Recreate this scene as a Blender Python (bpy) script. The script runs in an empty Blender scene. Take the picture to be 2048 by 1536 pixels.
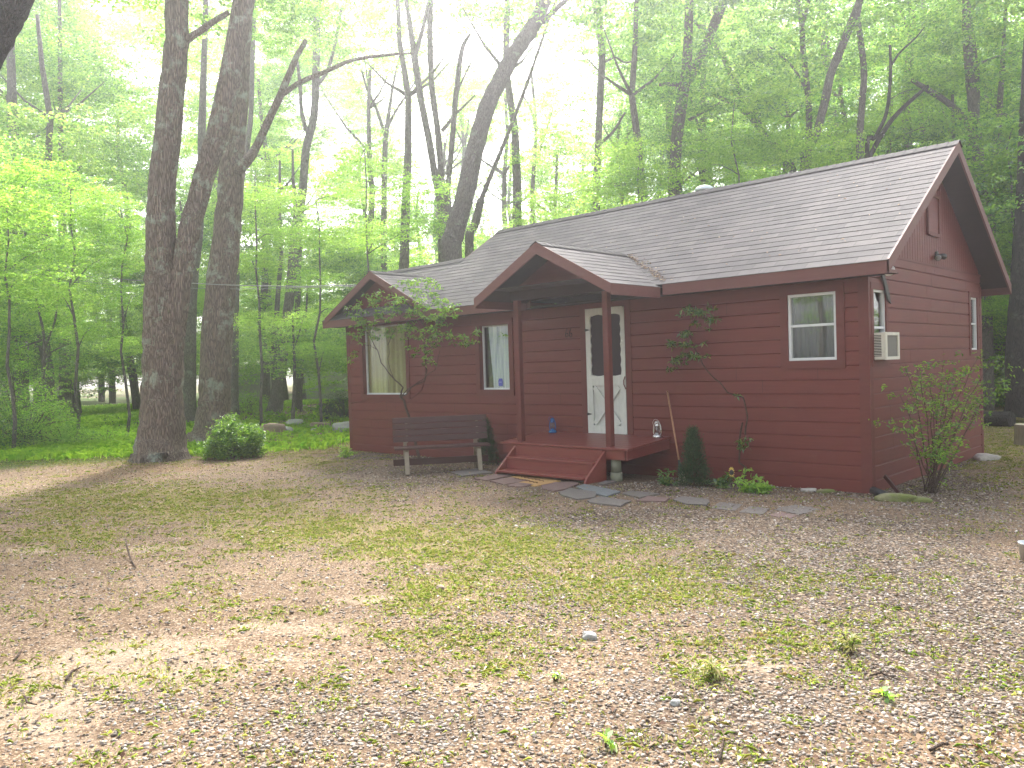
import bpy, math, random
import numpy as np
from mathutils import Vector, Matrix, Euler
R_ = random.Random(7)
S = bpy.context.scene
COL = S.collection
rng = np.random.default_rng(11)
# ------------------------------------------------------------------ camera
CF, CPI, CRO, CYA = 1620.0, -0.021, -0.0309, 0.7652
CC = np.array([3.636, -9.9505, 1.654])
_F = np.array([-math.sin(CYA)*math.cos(CPI), math.cos(CYA)*math.cos(CPI), math.sin(CPI)])
_R0 = np.cross(_F, [0, 0, 1]); _R0 /= np.linalg.norm(_R0); _U0 = np.cross(_R0, _F)
_R = _R0*math.cos(CRO)+_U0*math.sin(CRO); _U = -_R0*math.sin(CRO)+_U0*math.cos(CRO)
cd = bpy.data.cameras.new('camera'); cam = bpy.data.objects.new('camera', cd); COL.objects.link(cam)
cd.sensor_width = 36; cd.lens = CF/2048*36; cd.clip_end = 2000; cd.clip_start = 0.05
M = Matrix(((_R[0], _U[0], -_F[0], CC[0]), (_R[1], _U[1], -_F[1], CC[1]), (_R[2], _U[2], -_F[2], CC[2]), (0, 0, 0, 1)))
cam.matrix_world = M; S.camera = cam
# ------------------------------------------------------------------ light
SUN_AZ, SUN_EL = math.radians(-45), math.radians(44)      # azimuth from +y towards +x
w = bpy.data.worlds.new('World'); S.world = w; w.use_nodes = True
nt = w.node_tree; bg = nt.nodes['Background']
sky = nt.nodes.new('ShaderNodeTexSky'); sky.sky_type = 'NISHITA'; sky.sun_disc = False
sky.sun_elevation = SUN_EL; sky.sun_rotation = SUN_AZ; sky.dust_density = 4.0; sky.air_density = 1.0; sky.ozone_density = 1.0
hs = nt.nodes.new('ShaderNodeHueSaturation'); hs.inputs['Saturation'].default_value = .40; hs.inputs['Value'].default_value = 1.05; nt.links.new(sky.outputs[0], hs.inputs['Color']); nt.links.new(hs.outputs[0], bg.inputs[0]); bg.inputs[1].default_value = 0.15
sd = bpy.data.lights.new('sun', 'SUN'); sd.energy = 3.4; sd.angle = math.radians(8.0); sd.color = (1, 0.965, 0.91)
so = bpy.data.objects.new('sun', sd); COL.objects.link(so)
_sd = Vector((math.sin(SUN_AZ)*math.cos(SUN_EL), math.cos(SUN_AZ)*math.cos(SUN_EL), math.sin(SUN_EL)))
so.rotation_euler = _sd.to_track_quat('Z', 'Y').to_euler(); so.location = (0, 0, 40)
S.view_settings.view_transform = 'Standard'; S.view_settings.look = 'None'
S.view_settings.exposure = 2.02; S.view_settings.gamma = 1.0
S.cycles.use_denoising = True
S.cycles.max_bounces = 7; S.cycles.diffuse_bounces = 4; S.cycles.glossy_bounces = 2
S.cycles.transmission_bounces = 4; S.cycles.transparent_max_bounces = 8; S.cycles.volume_bounces = 1
S.cycles.sample_clamp_indirect = 6.0
HAZE = 0.0027
# ------------------------------------------------------------------ pixel helpers (2048x1536 photograph pixels -> world)
def ray(x, y): return _F + _R*(x-1024)/CF - _U*(y-768)/CF
def on(ax, v, x, y):
    d = ray(x, y); return CC + d*((v-CC[ax])/d[ax])
def G(x, y, z=0.0): return on(2, z, x, y)
def atd(x, y, dist): return CC + ray(x, y)*dist          # dist = depth along the view axis
# ------------------------------------------------------------------ value noise
_grids = [rng.random((256, 256)) for _ in range(4)]
def vnoise(x, y, k=0):
    g = _grids[k]; xi = np.floor(x).astype(int); yi = np.floor(y).astype(int); fx = x-xi; fy = y-yi
    fx = fx*fx*(3-2*fx); fy = fy*fy*(3-2*fy)
    a = g[xi % 256, yi % 256]; b = g[(xi+1) % 256, yi % 256]; c = g[xi % 256, (yi+1) % 256]; d = g[(xi+1) % 256, (yi+1) % 256]
    return (a*(1-fx)+b*fx)*(1-fy)+(c*(1-fx)+d*fx)*fy
def fbm(x, y, o=4, k=0):
    s = 0; a = .5
    for i in range(o): s = s+a*vnoise(x*2**i+17*i, y*2**i+5*i, (k+i) % 4); a *= .5
    return s/(1-.5**o)
def sstep(a, b, v):
    t = np.clip((v-a)/(b-a), 0, 1); return t*t*(3-2*t)
def gh(x, y):                                            # ground height
    x = np.asarray(x, float); y = np.asarray(y, float)
    front = sstep(0.0, 1.4, -y)*sstep(-11, -8, x)*(1-sstep(1, 3, x))
    z = .055*front
    dc = np.hypot(x+3, y+3)
    z = z+.9*sstep(14, 60, dc)*(fbm(x*.06+3, y*.06, 3)-.35)
    z = z+.018*(fbm(x*.8, y*.8, 3, 1)-.5)*np.clip(dc/3, .3, 1)*(1-.8*np.exp(-((y)/.6)**2)*(x < .5)*(x > -11.5))
    berm = np.exp(-((x+26)/3.0)**2)*sstep(-4, 2, y)
    return z+.35*berm
def ghs(x, y): return float(gh(x, y))
# ------------------------------------------------------------------ materials
MATS = {}
def mat(name):
    m = bpy.data.materials.new(name); m.use_nodes = True; MATS[name] = m
    return m, m.node_tree, m.node_tree.nodes['Principled BSDF']
def N(nt, t, **kw):
    n = nt.nodes.new(t)
    for k, v in kw.items():
        if k in n.inputs.keys(): n.inputs[k].default_value = v
        else: setattr(n, k, v)
    return n
def ramp(nt, fac, stops, interp='LINEAR'):
    r = nt.nodes.new('ShaderNodeValToRGB'); e = r.color_ramp.elements; r.color_ramp.interpolation = interp
    while len(e) < len(stops): e.new(.5)
    for i, (p, c) in enumerate(stops): e[i].position = p; e[i].color = (*c, 1)
    nt.links.new(fac, r.inputs[0]); return r.outputs[0]
def mixc(nt, fac, a, b, mode='MIX'):
    m = nt.nodes.new('ShaderNodeMix'); m.data_type = 'RGBA'; m.blend_type = mode
    for i, v in ((0, fac), (6, a), (7, b)):
        if hasattr(v, 'links'): nt.links.new(v, m.inputs[i])
        else: m.inputs[i].default_value = v if i == 0 else (*v, 1)
    return m.outputs[2]
def bump(nt, h, strength, dist, prev=None):
    b = N(nt, 'ShaderNodeBump'); b.inputs['Strength'].default_value = strength; b.inputs['Distance'].default_value = dist
    nt.links.new(h, b.inputs['Height'])
    if prev is not None: nt.links.new(prev, b.inputs['Normal'])
    return b.outputs[0]
def pos(nt, scale=(1, 1, 1), obj=True):
    t = N(nt, 'ShaderNodeTexCoord'); mp = N(nt, 'ShaderNodeMapping'); mp.inputs['Scale'].default_value = scale
    nt.links.new(t.outputs['Object'], mp.inputs[0]); return mp.outputs[0]
def noise(nt, vec, scale, detail=4, rough=.6):
    n = N(nt, 'ShaderNodeTexNoise'); n.inputs['Scale'].default_value = scale; n.inputs['Detail'].default_value = detail
    n.inputs['Roughness'].default_value = rough; nt.links.new(vec, n.inputs['Vector']); return n.outputs[0]
def painted(name, c, c2=None, rough=.55, grain=(2, 2, 30), bs=.25, spec=.35):
    m, nt, p = mat(name); v = pos(nt, grain)
    n1 = noise(nt, v, 3, 5); v2 = pos(nt); n2 = noise(nt, v2, 1.3, 4)
    c2 = c2 or tuple(x*.8 for x in c)
    col = mixc(nt, n2, c, c2); col = mixc(nt, .35, col, ramp(nt, n1, [(.3, tuple(x*.75 for x in c)), (.7, tuple(min(1, x*1.2) for x in c))]))
    nt.links.new(col, p.inputs['Base Color']); p.inputs['Roughness'].default_value = rough
    p.inputs['Specular IOR Level'].default_value = spec
    nt.links.new(bump(nt, n1, bs, .004), p.inputs['Normal']); return m
painted('siding', (.158, .034, .025), (.108, .024, .018), .5, (.6, .6, 14), .3)
painted('trim', (.135, .032, .025), (.11, .028, .021), .55, (2, 2, 8))
painted('fascia', (.15, .058, .048), (.12, .044, .038), .55, (.7, 8, 8))
painted('deck_paint', (.195, .042, .032), (.16, .034, .026), .38, (.8, 10, 10), .25, .5)
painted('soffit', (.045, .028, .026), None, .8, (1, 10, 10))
painted('white_paint', (.62, .62, .58), (.5, .5, .46), .45, (6, 6, 2))
painted('vinyl', (.66, .67, .67), None, .35, (2, 2, 2), .05)
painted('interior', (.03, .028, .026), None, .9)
painted('bench_wood', (.062, .022, .018), (.05, .02, .017), .5, (1, 12, 12), .4)
painted('bench_leg', (.26, .21, .15), (.17, .135, .09), .5, (3, 3, 6))
painted('concrete', (.25, .24, .19), (.12, .13, .06), .9, (2, 2, 2), .6)
painted('old_wood', (.24, .20, .14), (.15, .12, .08), .85, (10, 10, 2), .8)
painted('recess_shade', (.02, .016, .016), None, .8)
painted('handle_wood', (.38, .19, .10), None, .5, (8, 8, 2))
painted('broom_straw', (.45, .40, .28), None, .9, (30, 30, 2), .8)
painted('cable_black', (.03, .03, .03), None, .5)
painted('cable_grey', (.28, .28, .27), None, .5)
painted('coir', (.42, .25, .10), (.36, .2, .08), .95, (60, 60, 60), 1.0)
painted('coir_print', (.16, .085, .04), None, .95, (60, 60, 60), 1.0)
painted('plastic_cream', (.62, .59, .50), (.52, .49, .41), .45, (3, 3, 3), .05)
painted('grille', (.16, .15, .13), None, .6, (60, 60, 60), .6)
painted('mesh_screen', (.045, .033, .038), None, .7, (80, 80, 80), .2)
painted('yellow_metal', (.6, .42, .06), None, .4)
painted('dark_metal', (.035, .03, .028), None, .45)
painted('blind', (.085, .095, .09), (.06, .068, .065), .8, (18, 18, 1))
def metal(name, c, r):
    m, nt, p = mat(name); v = pos(nt); n = noise(nt, v, 20); p.inputs['Base Color'].default_value = (*c, 1)
    p.inputs['Metallic'].default_value = 1; nt.links.new(ramp(nt, n, [(.3, (r, r, r)), (.8, (r+.25,)*3)]), p.inputs['Roughness'])
metal('galvanised', (.55, .58, .6), .3); metal('silver_metal', (.75, .75, .74), .25)
m, nt, p = mat('blue_enamel'); p.inputs['Base Color'].default_value = (.02, .10, .28, 1); p.inputs['Roughness'].default_value = .22
m, nt, p = mat('blue_sticker'); p.inputs['Base Color'].default_value = (.06, .07, .38, 1); p.inputs['Roughness'].default_value = .4
m, nt, p = mat('sticker_line'); p.inputs['Base Color'].default_value = (.35, .37, .6, 1)
def glass(name, tint, refl):
    m = bpy.data.materials.new(name); m.use_nodes = True; MATS[name] = m; nt = m.node_tree; nt.nodes.clear()
    o = N(nt, 'ShaderNodeOutputMaterial'); g = N(nt, 'ShaderNodeBsdfGlossy'); g.inputs['Roughness'].default_value = .02
    t = N(nt, 'ShaderNodeBsdfTransparent'); t.inputs[0].default_value = (*tint, 1); mx = N(nt, 'ShaderNodeMixShader')
    f0 = N(nt, 'ShaderNodeLayerWeight'); f = N(nt, 'ShaderNodeMath', operation='POWER'); f.inputs[1].default_value = 4.5; nt.links.new(f0.outputs['Facing'], f.inputs[0])
    mm = N(nt, 'ShaderNodeMath', operation='ADD'); mm.inputs[1].default_value = refl; nt.links.new(f.outputs[0], mm.inputs[0])
    nt.links.new(mm.outputs[0], mx.inputs[0]); nt.links.new(t.outputs[0], mx.inputs[1]); nt.links.new(g.outputs[0], mx.inputs[2]); nt.links.new(mx.outputs[0], o.inputs[0])
glass('window_glass', (.93, .95, .93), .09); glass('lamp_glass', (.85, .88, .88), .05)
m, nt, p = mat('curtain_white'); v = pos(nt, (26, 1, .4)); n = noise(nt, v, 1, 3)
nt.links.new(ramp(nt, n, [(.35, (.42, .45, .60)), (.6, (.85, .88, .9))]), p.inputs['Base Color']); p.inputs['Roughness'].default_value = .9
m, nt, p = mat('curtain_olive'); v = pos(nt, (22, 1, .3)); n = noise(nt, v, 1, 3)
nt.links.new(ramp(nt, n, [(.35, (.28, .25, .11)), (.65, (.55, .50, .26))]), p.inputs['Base Color']); p.inputs['Roughness'].default_value = .9
# shingles
m, nt, p = mat('shingle'); p.inputs['Roughness'].default_value = .85
tc = N(nt, 'ShaderNodeTexCoord'); br = N(nt, 'ShaderNodeTexBrick'); nt.links.new(tc.outputs['UV'], br.inputs['Vector'])
br.inputs['Scale'].default_value = 1.0; br.inputs['Brick Width'].default_value = .30; br.inputs['Row Height'].default_value = .145
br.inputs['Mortar Size'].default_value = .0035; br.offset = .5
br.inputs['Color1'].default_value = (.084, .076, .077, 1); br.inputs['Color2'].default_value = (.125, .112, .110, 1); br.inputs['Mortar'].default_value = (.065, .058, .057, 1)
n1 = noise(nt, tc.outputs['UV'], 1.2, 5); n2 = noise(nt, tc.outputs['UV'], 180, 2)
c = mixc(nt, 1.0, br.outputs[0], ramp(nt, n1, [(.3, (.8, .8, .82)), (.7, (1.15, 1.1, 1.08))]), 'MULTIPLY')
c = mixc(nt, .5, c, ramp(nt, n2, [(.3, (.6, .6, .6)), (.75, (1.3, 1.3, 1.3))]), 'MULTIPLY')
nt.links.new(c, p.inputs['Base Color']); nt.links.new(bump(nt, n2, .5, .003), p.inputs['Normal'])
# bark
def bark(name, c1, c2, lich, sc=1.0, lth=.62):
    m, nt, p = mat(name); p.inputs['Roughness'].default_value = .9
    v = pos(nt, (1, 1, .11)); vv = pos(nt)
    vo = N(nt, 'ShaderNodeTexVoronoi', feature='DISTANCE_TO_EDGE'); vo.inputs['Scale'].default_value = 34*sc
    n0 = noise(nt, v, 9*sc, 4); ad = N(nt, 'ShaderNodeVectorMath', operation='ADD')
    nv = N(nt, 'ShaderNodeTexNoise'); nv.inputs['Scale'].default_value = 6*sc; nt.links.new(v, nv.inputs['Vector'])
    sc_ = N(nt, 'ShaderNodeVectorMath', operation='SCALE'); sc_.inputs['Scale'].default_value = .09/sc; nt.links.new(nv.outputs['Color'], sc_.inputs[0])
    nt.links.new(v, ad.inputs[0]); nt.links.new(sc_.outputs[0], ad.inputs[1]); nt.links.new(ad.outputs[0], vo.inputs['Vector'])
    ridge = ramp(nt, vo.outputs['Distance'], [(0, (0, 0, 0)), (.22, (1, 1, 1))])
    n3 = noise(nt, v, 40*sc, 5, .7)
    col = mixc(nt, ridge, tuple(x*.6 for x in c1), mixc(nt, n3, c1, c2))
    col = mixc(nt, ramp(nt, noise(nt, vv, 2.2*sc, 6, .75), [(lth-.04, (0, 0, 0)), (lth+.06, (.8, .8, .8))]), col, lich)
    nt.links.new(col, p.inputs['Base Color'])
    b1 = bump(nt, ridge, .9, .03); nt.links.new(bump(nt, n3, .7, .01, b1), p.inputs['Normal'])
bark('bark_oak', (.17, .125, .095), (.33, .255, .205), (.34, .38, .29), 1.0, .57)
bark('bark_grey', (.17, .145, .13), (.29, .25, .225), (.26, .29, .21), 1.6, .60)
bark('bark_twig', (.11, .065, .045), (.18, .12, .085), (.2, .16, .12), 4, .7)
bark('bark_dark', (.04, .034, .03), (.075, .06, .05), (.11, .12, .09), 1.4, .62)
# leaves
def leafmat(name, stops, tstops, gl=.06, objvar=.35):
    m = bpy.data.materials.new(name); m.use_nodes = True; MATS[name] = m; nt = m.node_tree; nt.nodes.clear()
    o = N(nt, 'ShaderNodeOutputMaterial'); g = N(nt, 'ShaderNodeNewGeometry'); oi = N(nt, 'ShaderNodeObjectInfo')
    ad = N(nt, 'ShaderNodeMath', operation='MULTIPLY_ADD'); ad.inputs[1].default_value = objvar; nt.links.new(oi.outputs['Random'], ad.inputs[0])
    mu = N(nt, 'ShaderNodeMath', operation='MULTIPLY'); mu.inputs[1].default_value = 1-objvar
    nt.links.new(g.outputs['Random Per Island'], mu.inputs[0]); nt.links.new(mu.outputs[0], ad.inputs[2])
    d = N(nt, 'ShaderNodeBsdfDiffuse'); t = N(nt, 'ShaderNodeBsdfTranslucent'); gs = N(nt, 'ShaderNodeBsdfGlossy'); gs.inputs['Roughness'].default_value = .38
    nt.links.new(ramp(nt, ad.outputs[0], stops), d.inputs[0]); nt.links.new(ramp(nt, ad.outputs[0], tstops), t.inputs[0])
    a1 = N(nt, 'ShaderNodeAddShader'); nt.links.new(d.outputs[0], a1.inputs[0]); nt.links.new(t.outputs[0], a1.inputs[1])
    mx = N(nt, 'ShaderNodeMixShader'); mx.inputs[0].default_value = gl; nt.links.new(a1.outputs[0], mx.inputs[1]); nt.links.new(gs.outputs[0], mx.inputs[2])
    nt.links.new(mx.outputs[0], o.inputs[0])
leafmat('leaf_forest', [(0, (.025, .065, .018)), (.5, (.06, .12, .022)), (1, (.13, .18, .03))],
        [(.05, (.03, .10, .02)), (.4, (.15, .31, .04)), (.75, (.32, .48, .07)), (1, (.58, .68, .16))], .08, .3)
leafmat('leaf_bright', [(0, (.04, .09, .02)), (1, (.13, .18, .03))], [(0, (.10, .24, .02)), (.5, (.28, .48, .05)), (1, (.54, .68, .12))], .05, .25)
leafmat('leaf_glossy', [(0, (.018, .05, .014)), (.7, (.045, .09, .022)), (1, (.12, .15, .035))], [(0, (.04, .12, .015)), (.7, (.14, .26, .03)), (1, (.42, .45, .07))], .09, .1)
leafmat('leaf_conifer', [(0, (.012, .032, .012)), (1, (.03, .06, .02))], [(0, (.01, .03, .01)), (1, (.04, .08, .02))], .03, .1)
leafmat('grass_blade', [(0, (.075, .09, .02)), (.35, (.13, .13, .03)), (.65, (.21, .175, .06)), (1, (.32, .25, .12))],
        [(0, (.10, .18, .02)), (.6, (.22, .28, .04)), (1, (.25, .2, .08))], .03, .0)
leafmat('leaf_bush', [(0, (.022, .06, .012)), (1, (.085, .14, .022))], [(0, (.05, .15, .012)), (1, (.26, .40, .035))], .06, .0)
leafmat('grass_forest', [(0, (.07, .15, .015)), (1, (.16, .25, .03))], [(0, (.18, .38, .02)), (1, (.42, .58, .05))], .02, .0)
leafmat('dead_leaf', [(0, (.09, .045, .025)), (.4, (.17, .10, .06)), (.8, (.27, .19, .12)), (1, (.42, .34, .25))], [(0, (.04, .02, .01)), (1, (.1, .07, .04))], .03, .0)
# stones
m, nt, p = mat('pebble'); g = N(nt, 'ShaderNodeNewGeometry'); v = pos(nt)
c = ramp(nt, g.outputs['Random Per Island'], [(0, (.07, .052, .038)), (.3, (.14, .108, .084)), (.65, (.22, .18, .148)), (.9, (.33, .28, .235)), (1, (.52, .46, .40))])
c = mixc(nt, .4, c, ramp(nt, noise(nt, v, 60, 4), [(.3, (.6, .6, .6)), (.7, (1.3, 1.3, 1.3))]), 'MULTIPLY')
nt.links.new(c, p.inputs['Base Color']); p.inputs['Roughness'].default_value = .75
def stone(name, c1, c2, c3, th=.6):
    m, nt, p = mat(name); v = pos(nt); n1 = noise(nt, v, 3, 6); n2 = noise(nt, v, 25, 6, .7); n3 = noise(nt, v, 5, 5, .7)
    c = mixc(nt, n1, c1, c2); c = mixc(nt, .5, c, ramp(nt, n2, [(.3, (.6, .6, .6)), (.7, (1.3, 1.3, 1.3))]), 'MULTIPLY')
    c = mixc(nt, ramp(nt, n3, [(th-.05, (0, 0, 0)), (th+.08, (1, 1, 1))]), c, c3)
    nt.links.new(c, p.inputs['Base Color']); p.inputs['Roughness'].default_value = .85; nt.links.new(bump(nt, n2, .7, .02), p.inputs['Normal'])
stone('rock_grey', (.26, .25, .24), (.36, .35, .33), (.14, .17, .07), .66)
stone('rock_brown', (.22, .15, .11), (.30, .22, .16), (.16, .18, .07), .62)
stone('rock_moss', (.22, .19, .11), (.19, .2, .08), (.16, .18, .05), .5)
stone('rock_pale', (.46, .42, .38), (.36, .32, .28), (.2, .2, .1), .7)
stone('flag_red', (.155, .092, .08), (.185, .12, .105), (.16, .12, .09), .64)
stone('flag_blue', (.135, .145, .15), (.17, .178, .178), (.18, .17, .15), .7)
stone('flag_grey', (.125, .108, .097), (.16, .138, .122), (.15, .125, .085), .60)
# ground
m, nt, p = mat('ground'); p.inputs['Roughness'].default_value = .95; p.inputs['Specular IOR Level'].default_value = .15
v = pos(nt); at = N(nt, 'ShaderNodeAttribute', attribute_name='mask'); sp = N(nt, 'ShaderNodeSeparateColor'); nt.links.new(at.outputs['Color'], sp.inputs[0])
nA = noise(nt, v, 1.1, 6, .65); nB = noise(nt, v, 14, 6, .7); nC = noise(nt, v, 70, 4, .7)
vo = N(nt, 'ShaderNodeTexVoronoi'); vo.inputs['Scale'].default_value = 42; nt.links.new(v, vo.inputs['Vector'])
vs = N(nt, 'ShaderNodeTexVoronoi'); vs.inputs['Scale'].default_value = 75; nt.links.new(v, vs.inputs['Vector'])
sh = N(nt, 'ShaderNodeSeparateColor'); nt.links.new(vo.outputs['Color'], sh.inputs[0])
grav = ramp(nt, sh.outputs[0], [(0, (.10, .075, .06)), (.4, (.22, .175, .145)), (.75, (.34, .285, .24)), (1, (.52, .46, .39))])
edge = ramp(nt, vo.outputs['Distance'], [(.25, (1, 1, 1)), (.62, (.35, .3, .28))])
grav = mixc(nt, 1.0, grav, edge, 'MULTIPLY')
soil = ramp(nt, nB, [(.3, (.11, .07, .048)), (.5, (.235, .165, .118)), (.7, (.37, .28, .21))])
shs = N(nt, 'ShaderNodeSeparateColor'); nt.links.new(vs.outputs['Color'], shs.inputs[0])
spk = mixc(nt, 1.0, ramp(nt, shs.outputs[1], [(0, (.10, .075, .055)), (.5, (.25, .19, .15)), (1, (.62, .54, .45))]), ramp(nt, vs.outputs['Distance'], [(.3, (1, 1, 1)), (.65, (.4, .34, .3))]), 'MULTIPLY')
soil = mixc(nt, .62, soil, spk)
sand = mixc(nt, .40, ramp(nt, nB, [(.3, (.30, .24, .19)), (.55, (.43, .35, .29)), (.7, (.52, .44, .37))]), spk)
grs = mixc(nt, .4, ramp(nt, nC, [(.3, (.14, .11, .05)), (.55, (.28, .225, .11)), (.75, (.44, .36, .20))]), spk)
litter = ramp(nt, nC, [(.3, (.10, .065, .045)), (.5, (.22, .15, .10)), (.7, (.38, .29, .21))])
def thr(att, nz, a=.0, wd=.25):   # mask + noise threshold
    mm = N(nt, 'ShaderNodeMath', operation='ADD'); nt.links.new(att, mm.inputs[0]); nt.links.new(nz, mm.inputs[1])
    return ramp(nt, mm.outputs[0], [(0, (0, 0, 0)), (max(.01, 1-a-wd)/1.0 if False else .5, (0, 0, 0)), (.5+wd, (1, 1, 1))])
hm = N(nt, 'ShaderNodeMath', operation='MULTIPLY_ADD'); hm.inputs[1].default_value = .6; hm.inputs[2].default_value = -.3; nt.links.new(nB, hm.inputs[0])
c = mixc(nt, thr(sp.outputs[0], hm.outputs[0]), soil, grav)
c = mixc(nt, thr(sp.outputs[1], hm.outputs[0]), c, sand)
c = mixc(nt, thr(sp.outputs[2], hm.outputs[0]), c, grs)
at2 = N(nt, 'ShaderNodeAttribute', attribute_name='mask2'); sp2 = N(nt, 'ShaderNodeSeparateColor'); nt.links.new(at2.outputs['Color'], sp2.inputs[0])
c = mixc(nt, thr(sp2.outputs[0], hm.outputs[0]), c, litter)
fg = ramp(nt, nC, [(.3, (.035, .065, .012)), (.6, (.09, .15, .02)), (.8, (.15, .22, .03))])
c = mixc(nt, thr(sp2.outputs[1], hm.outputs[0]), c, fg)
c = mixc(nt, .6, c, ramp(nt, nA, [(.3, (.72, .70, .68)), (.7, (1.2, 1.2, 1.2))]), 'MULTIPLY')
c = mixc(nt, 1.0, c, (.84, .785, .68), 'MULTIPLY')
nt.links.new(c, p.inputs['Base Color'])
b1 = bump(nt, edge, .5, .008); b2 = bump(nt, nC, .6, .012, b1); nt.links.new(bump(nt, nB, .5, .02, b2), p.inputs['Normal'])
# ------------------------------------------------------------------ mesh helpers
class MB:
    def __init__(s): s.v = []; s.f = []
    def add(s, vs, fs):
        o = len(s.v); s.v += [tuple(map(float, v)) for v in vs]; s.f += [tuple(i+o for i in f) for f in fs]; return s
    def box(s, a, b, bev=0):
        x0, y0, z0 = a; x1, y1, z1 = b
        return s.obox(((x0+x1)/2, (y0+y1)/2, (z0+z1)/2), (x1-x0, 0, 0), (0, y1-y0, 0), (0, 0, z1-z0), bev)
    def obox(s, c, ux, uy, uz, bev=0):
        c = np.array(c, float); U = [np.array(u, float)/2 for u in (ux, uy, uz)]
        if bev <= 0:
            vs = [c+a*U[0]+b*U[1]+d*U[2] for d in (-1, 1) for b in (-1, 1) for a in (-1, 1)]
            return s.add(vs, [(0, 2, 3, 1), (4, 5, 7, 6), (0, 1, 5, 4), (2, 6, 7, 3), (0, 4, 6, 2), (1, 3, 7, 5)])
        L = [np.linalg.norm(u) for u in U]; k = [max(0, 1-bev/max(l, 1e-6)) for l in L]
        vs = []; idx = {}
        for a in (-1, 1):
            for b in (-1, 1):
                for d in (-1, 1):
                    for ax in range(3):
                        t = [a*(1 if ax == 0 else k[0]), b*(1 if ax == 1 else k[1]), d*(1 if ax == 2 else k[2])]
                        idx[(a, b, d, ax)] = len(vs); vs.append(c+t[0]*U[0]+t[1]*U[1]+t[2]*U[2])
        fs = []
        for sg in (-1, 1):
            fs.append([idx[(sg, b, d, 0)] for b, d in ((-1, -1), (1, -1), (1, 1), (-1, 1))][::sg])
            fs.append([idx[(a, sg, d, 1)] for d, a in ((-1, -1), (1, -1), (1, 1), (-1, 1))][::sg])
            fs.append([idx[(a, b, sg, 2)] for a, b in ((-1, -1), (1, -1), (1, 1), (-1, 1))][::sg])
        for p_ in (-1, 1):
            for q in (-1, 1):
                fs.append([idx[(p_, q, -1, 0)], idx[(p_, q, 1, 0)], idx[(p_, q, 1, 1)], idx[(p_, q, -1, 1)]])
                fs.append([idx[(p_, -1, q, 0)], idx[(p_, 1, q, 0)], idx[(p_, 1, q, 2)], idx[(p_, -1, q, 2)]])
                fs.append([idx[(-1, p_, q, 1)], idx[(1, p_, q, 1)], idx[(1, p_, q, 2)], idx[(-1, p_, q, 2)]])
                for r in (-1, 1): fs.append([idx[(p_, q, r, 0)], idx[(p_, q, r, 1)], idx[(p_, q, r, 2)]])
        return s.add(vs, fs)
    def bar(s, a, b, w, h, up=(0, 0, 1), bev=0):
        a = np.array(a, float); b = np.array(b, float); d = b-a; up = np.array(up, float)
        sd = np.cross(d, up); sd /= np.linalg.norm(sd); u2 = np.cross(sd, d); u2 /= np.linalg.norm(u2)
        return s.obox((a+b)/2, d, sd*w, u2*h, bev)
    def tube(s, P, Rr, n=8, cap=True, jit=0, seed=0, lobes=0):
        rr = random.Random(seed); P = [np.array(q, float) for q in P]; o = len(s.v); prev = None
        for i, q in enumerate(P):
            t = P[min(i+1, len(P)-1)]-P[max(i-1, 0)]; t /= max(1e-9, np.linalg.norm(t))
            if prev is None:
                ref = np.array([0, 1, 0.]) if abs(t[1]) < .8 else np.array([1, 0, 0.]); a = np.cross(t, ref)
            else: a = prev-t*(prev@t)
            a /= np.linalg.norm(a); b = np.cross(t, a); prev = a
            r = Rr[i] if hasattr(Rr, '__len__') else Rr
            for k in range(n):
                an = 2*math.pi*k/n; rk = r*(1+jit*(rr.random()-.5))
                if lobes: rk *= 1+lobes*math.exp(-i*.9)*(math.sin(an*5+seed)*.5+.5*math.sin(an*3+1.3*seed))
                s.v.append(tuple(q+rk*(a*math.cos(an)+b*math.sin(an))))
        for i in range(len(P)-1):
            for k in range(n):
                s.f.append((o+i*n+k, o+i*n+(k+1) % n, o+(i+1)*n+(k+1) % n, o+(i+1)*n+k))
        if cap: s.f.append(tuple(o+k for k in range(n))[::-1]); s.f.append(tuple(o+(len(P)-1)*n+k for k in range(n)))
        return s
    def lathe(s, c, prof, n=20, ax=(0, 0, 1)):
        c = np.array(c, float); z = np.array(ax, float); z /= np.linalg.norm(z); a = np.cross(z, [0, 1, 0] if abs(z[1]) < .8 else [1, 0, 0]); a /= np.linalg.norm(a); b = np.cross(z, a)
        o = len(s.v)
        for r, h in prof:
            for k in range(n): an = 2*math.pi*k/n; s.v.append(tuple(c+z*h+r*(a*math.cos(an)+b*math.sin(an))))
        for i in range(len(prof)-1):
            for k in range(n): s.f.append((o+i*n+k, o+i*n+(k+1) % n, o+(i+1)*n+(k+1) % n, o+(i+1)*n+k))
        s.f.append(tuple(o+k for k in range(n))[::-1]); s.f.append(tuple(o+(len(prof)-1)*n+k for k in range(n)))
        return s
    def prism(s, poly, vec):
        n = len(poly); A = [np.array(q, float) for q in poly]; v = np.array(vec, float)
        return s.add(A+[q+v for q in A], [tuple(range(n))[::-1], tuple(range(n, 2*n))]+[(i, (i+1) % n, n+(i+1) % n, n+i) for i in range(n)])
    def build(s, name, mt, parent=None, smooth=False, uvs=None):
        me = bpy.data.meshes.new(name); me.from_pydata(s.v, [], s.f); me.update()
        return link(name, me, mt, parent, smooth)
def link(name, me, mt, parent=None, smooth=False):
    o = bpy.data.objects.new(name, me); COL.objects.link(o)
    if mt: me.materials.append(MATS[mt])
    if smooth: me.polygons.foreach_set('use_smooth', [True]*len(me.polygons))
    if parent:
        o.parent = parent
        if parent.type == 'EMPTY' or parent.parent or True:
            o.location = -np.array(abs_loc(parent)) if name not in KEEP else (0, 0, 0)
    return o
KEEP = set()
def abs_loc(o):
    l = np.array(o.location, float)
    while o.parent: o = o.parent; l = l+np.array(o.location, float)
    return l
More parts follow.
